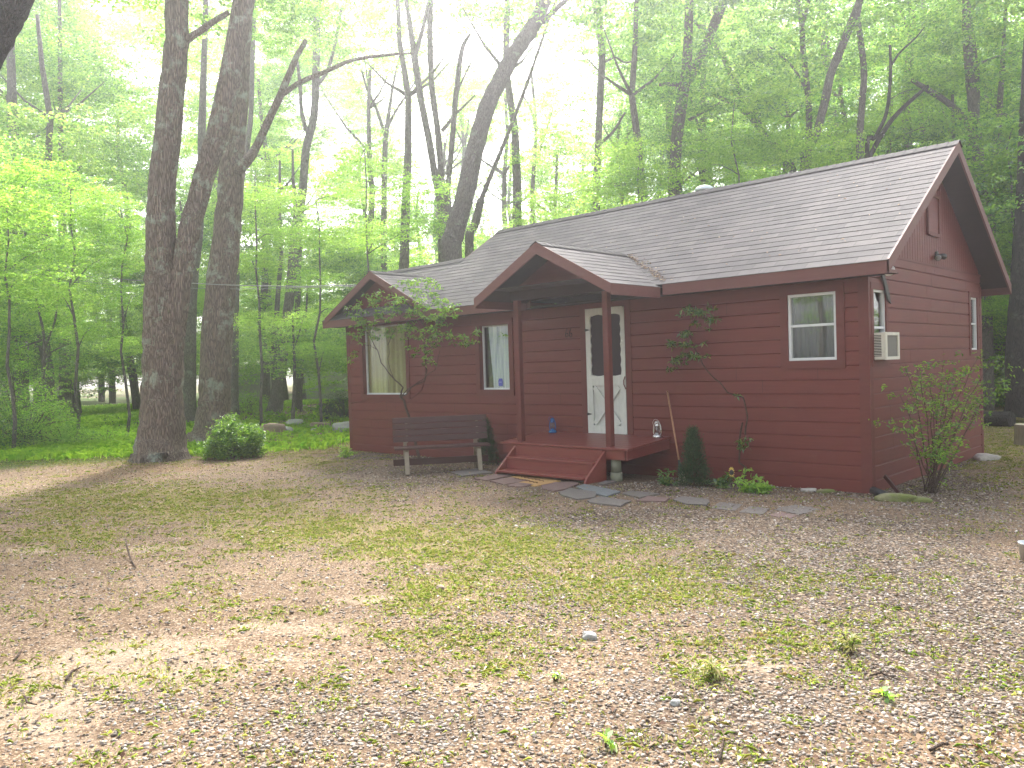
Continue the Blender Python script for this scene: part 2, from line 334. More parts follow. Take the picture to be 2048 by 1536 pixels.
def tag(o, label=None, cat=None, group=None, kind=None):
    if label: o['label'] = label
    if cat: o['category'] = cat
    if group: o['group'] = group
    if kind: o['kind'] = kind
    return o
def thing(name, label, cat, loc=(0, 0, 0), group=None):
    o = bpy.data.objects.new(name, None); COL.objects.link(o); o.location = tuple(map(float, loc)); o.empty_display_size = .2
    return tag(o, label, cat, group)
def fast_mesh(name, V, Q, k=4):
    me = bpy.data.meshes.new(name); nv = len(V); nf = len(Q)
    me.vertices.add(nv); me.vertices.foreach_set('co', np.ascontiguousarray(V, np.float32).ravel())
    me.loops.add(nf*k); me.loops.foreach_set('vertex_index', np.ascontiguousarray(Q, np.int32).ravel())
    me.polygons.add(nf); me.polygons.foreach_set('loop_start', np.arange(0, nf*k, k, dtype=np.int32))
    me.polygons.foreach_set('loop_total', np.full(nf, k, np.int32)); me.update(calc_edges=True); return me
def unit(a): return a/np.maximum(1e-9, np.linalg.norm(a, axis=-1, keepdims=True))
def leaves_mesh(name, C, A, Nn, L, Wd, fold=.15):
    A = unit(A); Sd = unit(np.cross(A, Nn)); Nn = np.cross(Sd, A); L = np.broadcast_to(L, (len(C),))[:, None]; Wd = np.broadcast_to(Wd, (len(C),))[:, None]
    V = np.stack([C, C+A*L*.45+Sd*Wd/2+Nn*L*fold, C+A*L-Nn*L*fold*.5, C+A*L*.45-Sd*Wd/2+Nn*L*fold], 1).reshape(-1, 3)
    return fast_mesh(name, V, np.arange(len(C)*4).reshape(-1, 4))
def rnd(n, *sh): return rng.normal(size=(n, *sh))
# ================================================================== GROUND
def axis(c0, c1, lo, hi, fine, g=1.09):
    a = list(np.arange(c0, c1, fine)); st = fine; x = c1
    while x < hi: a.append(x); st *= g; x += st
    a.append(hi); st = fine; x = c0-fine; b = []
    while x > lo: b.append(x); st *= g; x -= st
    b.append(lo); return np.array(b[::-1]+a)
gx = axis(-11.5, 4.5, -160, 130, .055); gy = axis(-9.5, 1.5, -110, 170, .055)
X, Y = np.meshgrid(gx, gy, indexing='ij')
def ell(x, y, lst):            # soft ellipses given in photograph pixels (cx,cy,rx,ry), laid on the ground
    out = np.zeros_like(x)
    for (px, py, rx, ry, a) in lst:
        c = G(px, py); e1 = G(px+rx, py)-c; e2 = G(px, py-ry)-c
        Mx = np.linalg.inv(np.array([[e1[0], e2[0]], [e1[1], e2[1]]])); dx = x-c[0]; dy = y-c[1]
        u = Mx[0, 0]*dx+Mx[0, 1]*dy; v_ = Mx[1, 0]*dx+Mx[1, 1]*dy
        out = np.maximum(out, a*np.exp(-(u*u+v_*v_)*1.1))
    return out
GRAVEL = [(1700, 1120, 500, 110, 1), (1900, 1250, 450, 170, 1), (1300, 1060, 420, 50, 1), (800, 960, 260, 30, 1), (1900, 990, 180, 60, 1), (1500, 1430, 500, 150, .8), (760, 1460, 420, 90, .7), (1100, 1240, 320, 90, .6), (300, 1440, 160, 50, .5), (1300, 985, 500, 30, .8), (740, 912, 80, 14, 1)]
SAND = [(250, 1330, 420, 100, .75), (90, 1440, 260, 110, .9), (730, 1216, 100, 18, 1), (600, 1270, 230, 34, .85), (1480, 1340, 190, 36, .8), (1230, 1400, 130, 50, .7), (330, 1110, 150, 12, .8), (60, 1112, 90, 12, .8), (950, 1395, 80, 14, .9), (430, 1150, 100, 12, .6), (550, 1330, 180, 40, .6), (1330, 1460, 200, 40, .45)]
GRASS = [(350, 1010, 420, 45, .75), (620, 1060, 330, 50, .7), (1000, 1100, 330, 55, .8), (1250, 1170, 260, 60, .62), (900, 1190, 260, 50, .6), (1500, 1180, 260, 50, .45), (130, 1080, 200, 26, .6), (560, 894, 420, 15, 1), (150, 908, 330, 20, 1), (620, 930, 100, 20, .7), (2000, 900, 100, 40, .9), (1600, 1290, 260, 50, .4), (1010, 1290, 200, 60, .4)]
LITTER = [(200, 950, 280, 24, .8), (330, 935, 160, 16, .9), (60, 985, 160, 30, .55), (1600, 990, 330, 16, .6), (1900, 1480, 420, 60, .75), (1500, 1500, 160, 30, .6), (1250, 1450, 120, 24, .5), (1040, 1330, 60, 14, .5), (1300, 955, 120, 14, .7), (640, 905, 60, 8, .7), (1860, 1010, 150, 22, .6)]
def fields(x, y):
    nz = fbm(x*.9, y*.9, 5, 0); nz2 = fbm(x*2.2+9, y*2.2, 4, 2)
    dist = np.hypot(x-CC[0], y-CC[1])
    gr = ell(x, y, GRAVEL)+.5*(nz-.5); sa = ell(x, y, SAND)+.55*(nz2-.55)
    far = sstep(13, 20, dist)
    ga = ell(x, y, GRASS)+.75*(nz2-.5)+.12; li = ell(x, y, LITTER)+.5*(nz-.5)
    beyond = sstep(16.5, 19, dist)*((x < -11.5) | (y > 5))
    fo = beyond*(.5+1.1*(fbm(x*.22, y*.22, 4, 1)-.33))
    yardback = sstep(5, 6, y)*(x > -4)*(1-sstep(18, 24, y))
    ga = np.maximum(ga, yardback*.8); fo = fo*(1-yardback)
    li = np.maximum(li, beyond*(.42+.5*(nz-.5)))
    wall = (x > -10.9)*(x < .3)*(y > -.45)*(y < 5.3); gr = np.maximum(gr, wall*.8)
    for a in (gr, sa, ga, li, fo): np.clip(a, 0, 1, out=a)
    return gr, sa, ga, li, fo
gr, sa, ga, li, fo = fields(X, Y); Z = gh(X, Y)
# tyre ruts at the lower left: shallow parallel grooves
def ruts(x, y):
    z = np.zeros_like(x)
    for (a, b, am) in (((0, 1405), (330, 1330), .012), ((0, 1420), (360, 1338), .012), ((0, 1440), (380, 1350), .01), ((150, 1290), (620, 1222), .007), ((200, 1300), (640, 1235), .006)):
        p0 = G(*a)[:2]; p1 = G(*b)[:2]; d = p1-p0; L = np.linalg.norm(d); d /= L
        t = (x-p0[0])*d[0]+(y-p0[1])*d[1]; s_ = (x-p0[0])*-d[1]+(y-p0[1])*d[0]
        z -= 2.2*am*np.exp(-(s_/.045)**2)*(t > 0)*(t < L)
    return z
Z = Z+ruts(X, Y)+.006*(fbm(X*9, Y*9, 3, 3)-.5)
nx, ny = X.shape; idx = np.arange(nx*ny).reshape(nx, ny)
me = fast_mesh('ground', np.stack([X, Y, Z], -1).reshape(-1, 3), np.stack([idx[:-1, :-1], idx[1:, :-1], idx[1:, 1:], idx[:-1, 1:]], -1).reshape(-1, 4))
for nm, (a, b, c_) in (('mask', (gr, sa, ga)), ('mask2', (li, fo, np.zeros_like(li)))):
    at_ = me.color_attributes.new(nm, 'FLOAT_COLOR', 'POINT'); at_.data.foreach_set('color', np.stack([a, b, c_, np.ones_like(a)], -1).astype(np.float32).ravel())
go = link('ground', me, 'ground', None, True); tag(go, kind='structure')
# ------------------------------------------------------------------ sampling visible ground
def sample_ground(n, dmin, dmax, pw=1.0, px=(-450, 2650)):
    # distance distribution ~ d^-pw density over the viewed wedge
    d = dmin*(dmax/dmin)**rng.random(n) if pw == 1 else (dmin**(1-pw)+rng.random(n)*(dmax**(1-pw)-dmin**(1-pw)))**(1/(1-pw))
    u = rng.uniform(px[0], px[1], n); fx = (_F[0], _F[1]); L = math.hypot(*fx)
    rx, ry = _R[0], _R[1]; k = (u-1024)/CF
    x = CC[0]+d*(_F[0]/L+rx*k); y = CC[1]+d*(_F[1]/L+ry*k)
    ok = ~((x > -10.8) & (x < .05) & (y > -.02) & (y < 5)); ok &= ~((x > -5.2) & (x < -2.75) & (y > -1.5) & (y < 0) )
    return x[ok], y[ok]
ICO = []
def _ico():
    t = (1+5**.5)/2; v = unit(np.array([(-1, t, 0), (1, t, 0), (-1, -t, 0), (1, -t, 0), (0, -1, t), (0, 1, t), (0, -1, -t), (0, 1, -t), (t, 0, -1), (t, 0, 1), (-t, 0, -1), (-t, 0, 1)], float))
    f = [(0, 11, 5), (0, 5, 1), (0, 1, 7), (0, 7, 10), (0, 10, 11), (1, 5, 9), (5, 11, 4), (11, 10, 2), (10, 7, 6), (7, 1, 8), (3, 9, 4), (3, 4, 2), (3, 2, 6), (3, 6, 8), (3, 8, 9), (4, 9, 5), (2, 4, 11), (6, 2, 10), (8, 6, 7), (9, 8, 1)]
    return v, np.array(f)
def pebbles(n, dmin, dmax, smin, smax, pw):
    x, y = sample_ground(n, dmin, dmax, pw); g, s, a, l, f = fields(x, y)
    keep = rng.random(len(x)) < np.clip(.30+.8*g-.30*s-.25*a, .12, 1)*(.45+.8*fbm(x*3, y*3, 3, 2)); x = x[keep]; y = y[keep]
    v, fc = _ico(); n = len(x); s_ = smin*(smax/smin)**(rng.random(n)**1.6)
    an = rng.uniform(0, 6.28, n); ca, sa_ = np.cos(an), np.sin(an)
    V = v[None]*(1+.22*rnd(n, 12, 1)*.6); V = V*np.stack([np.ones(n), rng.uniform(.5, .95, n), rng.uniform(.28, .55, n)], -1)[:, None, :]*s_[:, None, None]
    tl = rnd(n)*.22; V[..., 2] += V[..., 0]*tl[:, None]
    W = np.stack([V[..., 0]*ca[:, None]-V[..., 1]*sa_[:, None], V[..., 0]*sa_[:, None]+V[..., 1]*ca[:, None], V[..., 2]], -1)
    W += np.stack([x, y, gh(x, y)+s_*.12], -1)[:, None, :]
    return W.reshape(-1, 3), (fc[None]+12*np.arange(n)[:, None, None]).reshape(-1, 3)
Va, Fa = pebbles(175000, 2.1, 8, .0045, .017, 0.6); Vb, Fb = pebbles(85000, 8, 17, .008, .019, 0.3)
me = fast_mesh('gravel', np.concatenate([Va, Vb]), np.concatenate([Fa, Fb+len(Va)]), 3)
tag(link('gravel', me, 'pebble', None, True), 'loose grey and tan gravel chips scattered over the yard', 'gravel', kind='stuff')
# grass tufts
def blades(x, y, hmin, hmax, wd, per, spread, lean=.5):
    n = len(x)*per; cx = np.repeat(x, per)+rnd(n)*spread; cy = np.repeat(y, per)+rnd(n)*spread
    h = rng.uniform(hmin, hmax, n); an = rng.uniform(0, 6.28, n); z = gh(cx, cy)-.004
    d = np.stack([np.cos(an), np.sin(an), np.zeros(n)], -1); sd = np.stack([-np.sin(an), np.cos(an), np.zeros(n)], -1)
    b = np.stack([cx, cy, z], -1); le = np.abs(rnd(n))*lean
    mid = b+d*(le*h*.35)[:, None]+np.array([0, 0, 1.])*(h*.6)[:, None]; tip = b+d*(le*h)[:, None]+np.array([0, 0, 1.])*(h*np.clip(1-le*.35, .3, 1))[:, None]
    w_ = (wd*rng.uniform(.6, 1.3, n))[:, None]
    V = np.stack([b-sd*w_/2, b+sd*w_/2, mid+sd*w_*.35, tip, mid-sd*w_*.35], 1).reshape(-1, 3)
    return V, np.arange(n*5).reshape(-1, 5)
x, y = sample_ground(115000, 2.2, 25, .7); g, s, a, l, f = fields(x, y)
k = rng.random(len(x)) < np.clip(a*1.1-.2+.6*(fbm(x*4, y*4, 3, 1)-.5), .03, 1); V, F5 = blades(x[k], y[k], .010, .036, .0035, 11, .045, 1.0)
tag(link('lawn_grass', fast_mesh('lawn_grass', V, F5, 5), 'grass_blade'), 'thin patchy yellow-green grass growing through the gravel', 'grass', kind='stuff')
x, y = sample_ground(24000, 17, 48, .2, (-500, 2500)); g, s, a, l, f = fields(x, y); k = rng.random(len(x)) < np.clip(f*1.4-.3, 0, 1)
V, F5 = blades(x[k], y[k], .05, .24, .013, 13, .2, .9)
tag(link('forest_grass', fast_mesh('forest_grass', V, F5, 5), 'grass_forest'), 'bright green woodland grass on the forest floor', 'grass', kind='stuff')
# leaf litter
x, y = sample_ground(37000, 2.2, 24, .6); xb_, yb_ = sample_ground(30000, 10, 21, 0); x = np.concatenate([x, xb_]); y = np.concatenate([y, yb_]); g, s, a, l, f = fields(x, y); k = rng.random(len(x)) < np.clip(l*.9+.06, 0, 1); x = x[k]; y = y[k]; n = len(x)
C = np.stack([x, y, gh(x, y)+.012], -1); A = np.stack([rnd(n), rnd(n), .25*rnd(n)], -1); Nn = np.stack([.35*rnd(n), .35*rnd(n), np.ones(n)], -1)
tag(link('leaf_litter', leaves_mesh('leaf_litter', C, A, Nn, rng.uniform(.015, .045, n), rng.uniform(.010, .028, n), .25), 'dead_leaf'), 'dry brown fallen leaves and bits on the ground', 'leaf litter', kind='stuff')
# ================================================================== CABIN
cabin = thing('cabin', 'small dark red wooden cabin with a grey shingle roof and little gabled porch', 'cabin', (-5.3, 2.4, 0))
W_, D_ = 10.677, 4.876; XL = -8.5; YR2 = 1.4; SL = (4.56-2.74)/2.795
BH = .175; B0 = .9*BH
def board_wall(ax, c0, c1, ztop, openings, name, sgn, off=0.0):
    """horizontal boards with bevelled top edges; ax 0: wall along x at y=off, ax 1: wall along y at x=off"""
    mb = MB()
    def put(u, d, z): return (u, off-d, z) if ax == 0 else (off+d, u, z)
    def piece(u0, u1, z0, z1, za, zb):
        pr = [(z0, .0), (z0+.001, .022), (z1-.020, .022), (z1-.007, .009), (z1, .008)]
        zs = [z for z, _ in pr]; ds = [d for _, d in pr]
        P = [(za, np.interp(za, zs, ds))]+[q for q in pr if za < q[0] < zb]+[(zb, np.interp(zb, zs, ds))]
        n = len(P); vs = [put(u0, d, z) for z, d in P]+[put(u1, d, z) for z, d in P]
        mb.add(vs, [(i, i+1, n+i+1, n+i) if sgn > 0 else (i, n+i, n+i+1, i+1) for i in range(n-1)])
    z0 = B0-BH; k = 0; joints = {}
    while z0 < ztop:
        z1 = z0+BH; za0 = max(z0, -.12); zb0 = min(z1, ztop); cuts = sorted(set([za0, zb0]+[z for o in openings for z in (o[2], o[3]) if za0 < z < zb0]))
        for za, zb in zip(cuts[:-1], cuts[1:]):
            zm = (za+zb)/2; seg = [(c0, c1)]
            for o in openings:
                if o[2] < zm < o[3]:
                    ns = []
                    for a, b in seg:
                        if o[1] <= a or o[0] >= b: ns.append((a, b)); continue
                        if o[0] > a: ns.append((a, o[0]))
                        if o[1] < b: ns.append((o[1], b))
                    seg = ns
            for a, b in seg:
                xs = [a]+[q for q in joints.setdefault(k, sorted(R_.uniform(c0, c1) for _ in range(3))) if a+.4 < q < b-.4]+[b]
                for i in range(len(xs)-1): piece(xs[i]+(.002 if i else 0), xs[i+1]-(.002 if i < len(xs)-2 else 0), z0, z1, za, zb)
        z0 = z1; k += 1
    return mb.build(name, 'siding', cabin)
WR = (-.98, -.36, 1.62, 2.46); WM = (-6.66, -5.94, 1.27, 2.39); WL = (-10.13, -8.72, 1.18, 2.56); DR = (-4.27, -3.53, .585, 2.52)
SF = (.13, .55, 1.60, 2.46); SR = (4.27, 4.64, 1.70, 2.53)
board_wall(0, -W_+.02, -.02, 2.64, [WR, WM, WL, DR], 'wall', 1)
board_wall(1, .02, D_-.02, 2.90, [SF, SR], 'wall', 1)
# back and left walls, upper gable
mb = MB(); mb.box((-XL*0-8.5, D_-.03, -.1), (0-.02, D_, 2.64)); mb.box((-W_, 3.12, -.1), (-8.5, 3.15, 2.64)); mb.box((-W_, 0.02, -.1), (-W_+.03, 3.12, 2.64))
mb.add([(-W_+.01, 0, 2.64), (-W_+.01, 2.8, 2.64), (-W_+.01, 1.4, 3.8)], [(0, 1, 2)])
mb.add([(-8.5, 0.2, 2.64), (-8.5, 4.7, 2.64), (-8.5, 2.438, 4.5)], [(0, 1, 2)])
mb.build('wall', 'siding', cabin)
mb = MB()
zt = lambda y: 2.74+SL*(.357+min(y, 4.876-y))-.05
ys = list(np.arange(0, 4.88, .102)); k = 0
for i in range(len(ys)-1):
    a, b = ys[i]+.004, ys[i+1]-.004
    pts = [(.012, a, 2.90), (.012, b, 2.90)]
    if a < 2.438 < b: pts += [(.012, b, zt(b)), (.012, 2.438, zt(2.438)), (.012, a, zt(a))]
    else: pts += [(.012, b, zt(b)), (.012, a, zt(a))]
    mb.prism(pts, (-.014, 0, 0))
mb.prism([(-.004, 0, 2.86), (-.004, 4.87, 2.86), (-.004, 4.87, zt(4.87)), (-.004, 2.438, zt(2.438)), (-.004, 0, zt(0))], (-.02, 0, 0))
mb.build('gable_wall', 'siding', cabin)
MB().box((.0, .0, 2.885), (.03, D_, 2.915)).build('belt_board', 'trim', cabin)
mb = MB()
mb.box((-.10, -.024, -.1), (.0, 0.001, 2.66)); mb.build('corner_board', 'trim', cabin)
MB().box((-.001, -.024, -.1), (.026, .09, 2.80)).build('corner_board', 'trim', cabin)
MB().box((-.001, D_-.09, -.1), (.026, D_+.02, 2.72)).build('corner_board', 'trim', cabin)
MB().box((-W_-.02, -.026, -.1), (-W_+.09, .02, 2.64)).build('corner_board', 'trim', cabin)
# dark interior so that panes have something behind them
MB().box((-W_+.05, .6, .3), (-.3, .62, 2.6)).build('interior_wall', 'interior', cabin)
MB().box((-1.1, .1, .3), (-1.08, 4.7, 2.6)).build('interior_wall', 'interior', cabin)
# ---- shingle surfaces
def shingles(name, o, u, v, L, rng_u, T=.0048, rows=None, flip=False):
    """o: top corner (ridge), u: unit along ridge, v: unit downslope, L: slope length, rng_u(s): (u0,u1) at distance s"""
    o = np.array(o, float); u = np.array(u, float); v = np.array(v, float); n = np.cross(u, v)
    if n[2] < 0: n = -n
    E_ = .145; nr = int(round(L/E_)); E2 = L/nr; V = []; Fc = []; UV = []
    for r in range(nr):
        s0, s1 = r*E2, (r+1)*E2+ (0.0 if r < nr-1 else .012); a0, b0_ = rng_u(s0+1e-4); a1, b1 = rng_u(min(s1, L)-1e-4)
        nb = max(1, int((b1-a1)/.3))
        for i in range(nb):
            t0, t1 = i/nb, (i+1)/nb; dz = T*(1+.5*(R_.random()-.4))
            ua0, ub0 = a0+(b0_-a0)*t0, a0+(b0_-a0)*t1; ua1, ub1 = a1+(b1-a1)*t0, a1+(b1-a1)*t1
            q = [o+u*ua0+v*s0, o+u*ub0+v*s0, o+u*ub1+v*s1+n*dz, o+u*ua1+v*s1+n*dz, o+u*ub1+v*s1-n*.004, o+u*ua1+v*s1-n*.004]
            k = len(V); V += q; Fc += [(k, k+1, k+2, k+3), (k+3, k+2, k+4, k+5)]
            UV += [(ua0, -s0*.145/E2), (ub0, -s0*.145/E2), (ub1, -(s1-.004)*.145/E2), (ua1, -(s1-.004)*.145/E2)]+[(ua1, -s1+.07)]*4
    me = bpy.data.meshes.new(name); me.from_pydata([tuple(q) for q in V], [], Fc); uvl = me.uv_layers.new(name='UVMap')
    for i, t in enumerate(UV): uvl.data[i].uv = t
    return link(name, me, 'shingle', cabin)
cs, sn = math.cos(math.atan(SL)), math.sin(math.atan(SL))
o_ = .38
def fr(s):
    y = 2.438-s*cs
    return (XL+.0, o_) if y > YR2 else (-W_-o_, o_)
shingles('roof', (0, 2.438, 4.56), (1, 0, 0), (0, -cs, -sn), 2.795/cs, fr)
shingles('roof', (0, 2.438, 4.56), (1, 0, 0), (0, cs, -sn), 2.795/cs, lambda s: (XL, o_))
shingles('roof', (0, YR2, 2.74+SL*(YR2+.357)), (1, 0, 0), (0, cs, -sn), 1.757/cs, lambda s: (-W_-o_, XL))
mb = MB()
for (a, b, yy, zz) in ((XL, o_, 2.438, 4.56), (-W_-o_, XL-.02, YR2, 2.74+SL*(YR2+.357))):
    nn = int((b-a)/.14)
    for i in range(nn):
        x0 = a+(b-a)*i/nn; x1 = a+(b-a)*(i+1)/nn; t = .004
        for sg in (-1, 1): mb.add([(x0, yy, zz+.012+t), (x1+.02, yy, zz+.020+t), (x1+.02, yy+sg*.13, zz-.13*SL+.020+t), (x0, yy+sg*.13, zz-.13*SL+.012+t)], [(0, 1, 2, 3)])
    mb.build('ridge_cap', 'shingle', cabin); mb = MB()
# deck under shingles (slab) and soffits
mb = MB(); T = .05
def slab(mb, x0, x1, ya, za, yb, zb, t=.05, up=.004):
    mb.prism([(x0, ya, za-up), (x0, yb, zb-up), (x0, yb, zb-up-t), (x0, ya, za-up-t)], (x1-x0, 0, 0))
slab(mb, XL+.01, o_-.022, 2.438, 4.56, -.33, 2.74+SL*.027, .05, .006); slab(mb, XL+.01, o_-.022, 2.438, 4.56, 5.205, 2.757, .05, .006)
slab(mb, -W_-o_+.022, XL+.008, YR2, 3.884, -.33, 2.757, .05, .006); slab(mb, -W_-o_+.022, XL+.008, YR2, 3.884, 3.13, 2.757, .05, .006)
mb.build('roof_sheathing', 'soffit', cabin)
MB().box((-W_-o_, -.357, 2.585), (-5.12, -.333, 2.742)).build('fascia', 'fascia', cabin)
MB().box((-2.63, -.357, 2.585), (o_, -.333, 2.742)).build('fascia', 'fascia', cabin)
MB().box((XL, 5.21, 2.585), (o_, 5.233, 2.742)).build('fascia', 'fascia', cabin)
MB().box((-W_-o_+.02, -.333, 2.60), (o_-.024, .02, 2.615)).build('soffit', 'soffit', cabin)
def rake(xc, x1, ya, za, yb, zb, h=.15, name='rake_board', mt='fascia'):
    MB().prism([(xc, ya, za+.006), (xc, yb, zb+.006), (xc, yb, zb-h), (xc, ya, za-h)], (x1-xc, 0, 0)).build(name, mt, cabin)
rake(o_-.02, o_+.004, 2.438, 4.56, -.357, 2.74); rake(o_-.02, o_+.004, 2.438, 4.56, 5.233, 2.74)
rake(XL-.004, XL+.02, 2.438, 4.56, 1.42, 4.56-SL*1.018); rake(-W_-o_-.004, -W_-o_+.02, YR2, 3.884, -.357, 2.74); rake(-W_-o_-.004, -W_-o_+.02, YR2, 3.884, 3.157, 2.74)
# box return at the right front corner
MB().box((.03, -.332, 2.60), (o_-.022, -.02, 2.64)).build('soffit', 'fascia', cabin)
MB().prism([(.028, -.33, 2.64), (.028, 0, 2.64), (.028, 0, 2.86), (.028, -.33, 2.70)], (.02, 0, 0)).build('soffit', 'trim', cabin)
# fallen leaves caught on the shingles
Cl = []
for _ in range(420):
    if R_.random() < .55: t_ = R_.random(); y_ = .58-t_*.9; x_ = -3.9+1.24*t_+abs(R_.gauss(0, .09)); 
    else: x_ = R_.uniform(-8, .3); y_ = R_.uniform(-.3, 2.3)
    Cl.append((x_, y_, 2.74+SL*(y_+.357)+.012))
Cl = np.array(Cl); n_ = len(Cl); lo = link('roof_leaves', leaves_mesh('roof_leaves', Cl, np.stack([rnd(n_), rnd(n_)*.8, rnd(n_)*.2+SL*0], -1), np.stack([.3*rnd(n_), -SL+.2*rnd(n_), np.ones(n_)], -1), rng.uniform(.02, .055, n_), rng.uniform(.012, .025, n_)), 'dead_leaf', cabin); lo['kind'] = 'stuff'
# ---- porch gable roof and left gable
def gable(xc, half, yf, zr, ze, yback, face_y, face_z0, front_board=.14, pent=False, nm='porch_roof'):
    m_ = (zr-ze)/half; L = math.hypot(half, zr-ze); ux = half/L; uz = (zr-ze)/L
    lb = yback-yf
    for sg in (-1, 1):
        shingles(nm, (xc, yf, zr), (0, 1, 0), (sg*ux, 0, -uz), L, lambda s: (0, max(.05, lb*(1 if not pent else 1))))
        mb = MB(); mb.prism([(xc, yf+.025, zr-.006), (xc+sg*half*.985, yf+.025, ze+.006), (xc+sg*half*.985, yf+.025, ze-.035), (xc, yf+.025, zr-.05)], (0, lb*.55 if not pent else .3, 0)); mb.build('roof_sheathing', 'soffit', cabin)
        e = .0
        MB().prism([(xc, yf, zr+.004), (xc+sg*(half+.01), yf, ze-.002), (xc+sg*(half+.01), yf, ze-front_board), (xc, yf, zr-front_board*1.12)], (0, .024, 0)).build('rake_board', 'fascia', cabin)
    mb = MB(); mb.prism([(xc-(zr-.05-face_z0)/m_, face_y, face_z0), (xc+(zr-.05-face_z0)/m_, face_y, face_z0), (xc, face_y, zr-.05)], (0, .03, 0)); mb.build('gable_panel', 'siding', cabin)
    mb = MB(); nn = max(1, int(lb/.14))
    for i in range(nn):
        y0 = yf+lb*i/nn; y1 = yf+lb*(i+1)/nn
        for sg in (-1, 1): mb.add([(xc, y0, zr+.02), (xc, y1+.02, zr+.013), (xc+sg*.12, y1+.02, zr+.013-.12*m_), (xc+sg*.12, y0, zr+.02-.12*m_)], [(0, 1, 2, 3)])
    mb.build('ridge_cap', 'shingle', cabin)
gable(-3.945, 1.27, -1.5, 3.38, 2.70, .62, -.96, 2.78)
gable(-9.33, 1.62, -.37, 3.61, 2.79, 1.02, -.06, 2.80, .13, True)
MB().box((-2.69, -1.476, 2.55), (-2.665, -.357, 2.70)).build('fascia', 'fascia', cabin)
MB().box((-5.225, -1.476, 2.55), (-5.20, -.357, 2.70)).build('fascia', 'fascia', cabin)
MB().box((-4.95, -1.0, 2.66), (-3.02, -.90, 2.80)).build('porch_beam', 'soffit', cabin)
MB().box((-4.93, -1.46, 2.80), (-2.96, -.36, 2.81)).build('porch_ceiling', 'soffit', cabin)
# posts
for x, l in ((-4.85, None), (-3.16, None)):
    MB().box((x-.047, -.99, .50), (x+.047, -.90, 2.75), .006).build('porch_post', 'trim', cabin)
# ---- deck (slightly sloped) and steps
dz = lambda y: .585+.075*y
mb = MB(); nb = 8; y0 = -1.08
for i in range(nb):
    a = y0+(-.02-y0)*i/nb+.002; b = y0+(-.02-y0)*(i+1)/nb-.003
    mb.obox((-3.975, (a+b)/2, dz((a+b)/2)-.014), (2.42, 0, 0), (0, b-a, .075*(b-a)), (0, 0, .028), .004)
mb.build('deck', 'deck_paint', cabin)
MB().box((-5.12, -1.055, .345), (-2.82, -1.02, .478)).build('deck_skirt', 'deck_paint', cabin)
MB().prism([(-2.80, -1.055, .474), (-2.80, -.02, .552), (-2.80, -.02, .41), (-2.80, -1.055, .345)], (-.035, 0, 0)).build('deck_skirt', 'deck_paint', cabin)
MB().prism([(-5.14, -1.055, .474), (-5.14, -.02, .552), (-5.14, -.02, .41), (-5.14, -1.055, .345)], (.035, 0, 0)).build('deck_skirt', 'deck_paint', cabin)
gz = .045
for sx in (-4.88, -3.19):
    MB().prism([(sx, -1.06, .47), (sx, -1.50, .115), (sx, -1.53, gz), (sx, -1.06, gz-.03)], (.035, 0, 0)).build('stringer', 'deck_paint', cabin)
for k, (ya, z) in enumerate(((-1.30, .315), (-1.52, .165-.03))):
    MB().box((-4.843, ya, z-.03), (-3.192, -1.06, z), .004).build('step', 'deck_paint', cabin)
MB().box((-4.843, -1.09, .30), (-3.192, -1.062, .47)).build('riser', 'deck_paint', cabin)
MB().box((-4.843, -1.285, gz), (-3.192, -1.262, .285)).build('riser', 'deck_paint', cabin)
mb = MB(); mb.tube([(-3.06, -.96, .0), (-3.06, -.96, .16)], [.085, .085], 14); mb.tube([(-3.06, -.96, .165), (-3.06, -.96, .345)], [.075, .07], 14)
mb.build('support_pier', 'concrete', cabin, True)
MB().box((-5.0, -.9, 0), (-4.9, -.8, .35)).build('support_pier', 'concrete', cabin)
# ---- windows
def window_front(o, tw, kind):
    x0, x1, z0, z1 = o; f = MB()
    t = .035; fr_ = 'vinyl'
    yb = .0 if kind != 'deep' else .03
    tm = MB()      # painted casing
    tw_ = tw
    tm.box((x0-tw_, -.042, z1), (x1+tw_, -.0, z1+tw_)); tm.box((x0-tw_, -.044, z0-tw_), (x1+tw_, -.0, z0)); tm.box((x0-tw_, -.040, z0), (x0, .0, z1)); tm.box((x1, -.040, z0), (x1+tw_, .0, z1))
    tm.box((x0-.02, 0, z0-.02), (x0, .12, z1+.02)); tm.box((x1, 0, z0-.02), (x1+.02, .12, z1+.02)); tm.box((x0-.02, 0.0, z1), (x1+.02, .12, z1+.02)); tm.box((x0-.02, 0.0, z0-.02), (x1+.02, .12, z0))
    yf = -.02 if kind == 'hung' else .05
    f.box((x0, yf, z0), (x0+t, yf+.06, z1), .004); f.box((x1-t, yf, z0), (x1, yf+.06, z1), .004); f.box((x0+t, yf, z1-t), (x1-t, yf+.06, z1), .004); f.box((x0+t, yf, z0), (x1-t, yf+.06, z0+t), .004)
    if kind == 'hung':
        zm = (z0+z1)/2+.02; f.box((x0+t, yf+.008, zm-.016), (x1-t, yf+.05, zm+.016), .003)
    return f, tm, yf
wn, tm, yf = window_front(WR, .10, 'hung'); wo = wn.build('window', 'vinyl', cabin); tm.build('trim', 'trim', wo)
MB().box((WR[0]+.035, yf+.03, WR[2]+.035), (WR[1]-.035, yf+.033, WR[3]-.035)).build('pane', 'window_glass', wo)
mb = MB(); n = 40
for i in range(n):
    a = WR[0]+(WR[1]-WR[0])*i/n; b = WR[0]+(WR[1]-WR[0])*(i+1)/n; ya, yb = .11+.012*math.sin(i*1.4), .11+.012*math.sin((i+1)*1.4); mb.add([(a, ya, WR[2]-.02), (b, yb, WR[2]-.02), (b, yb, WR[3]), (a, ya, WR[3])], [(0, 1, 2, 3)])
mb.build('curtain', 'blind', wo)
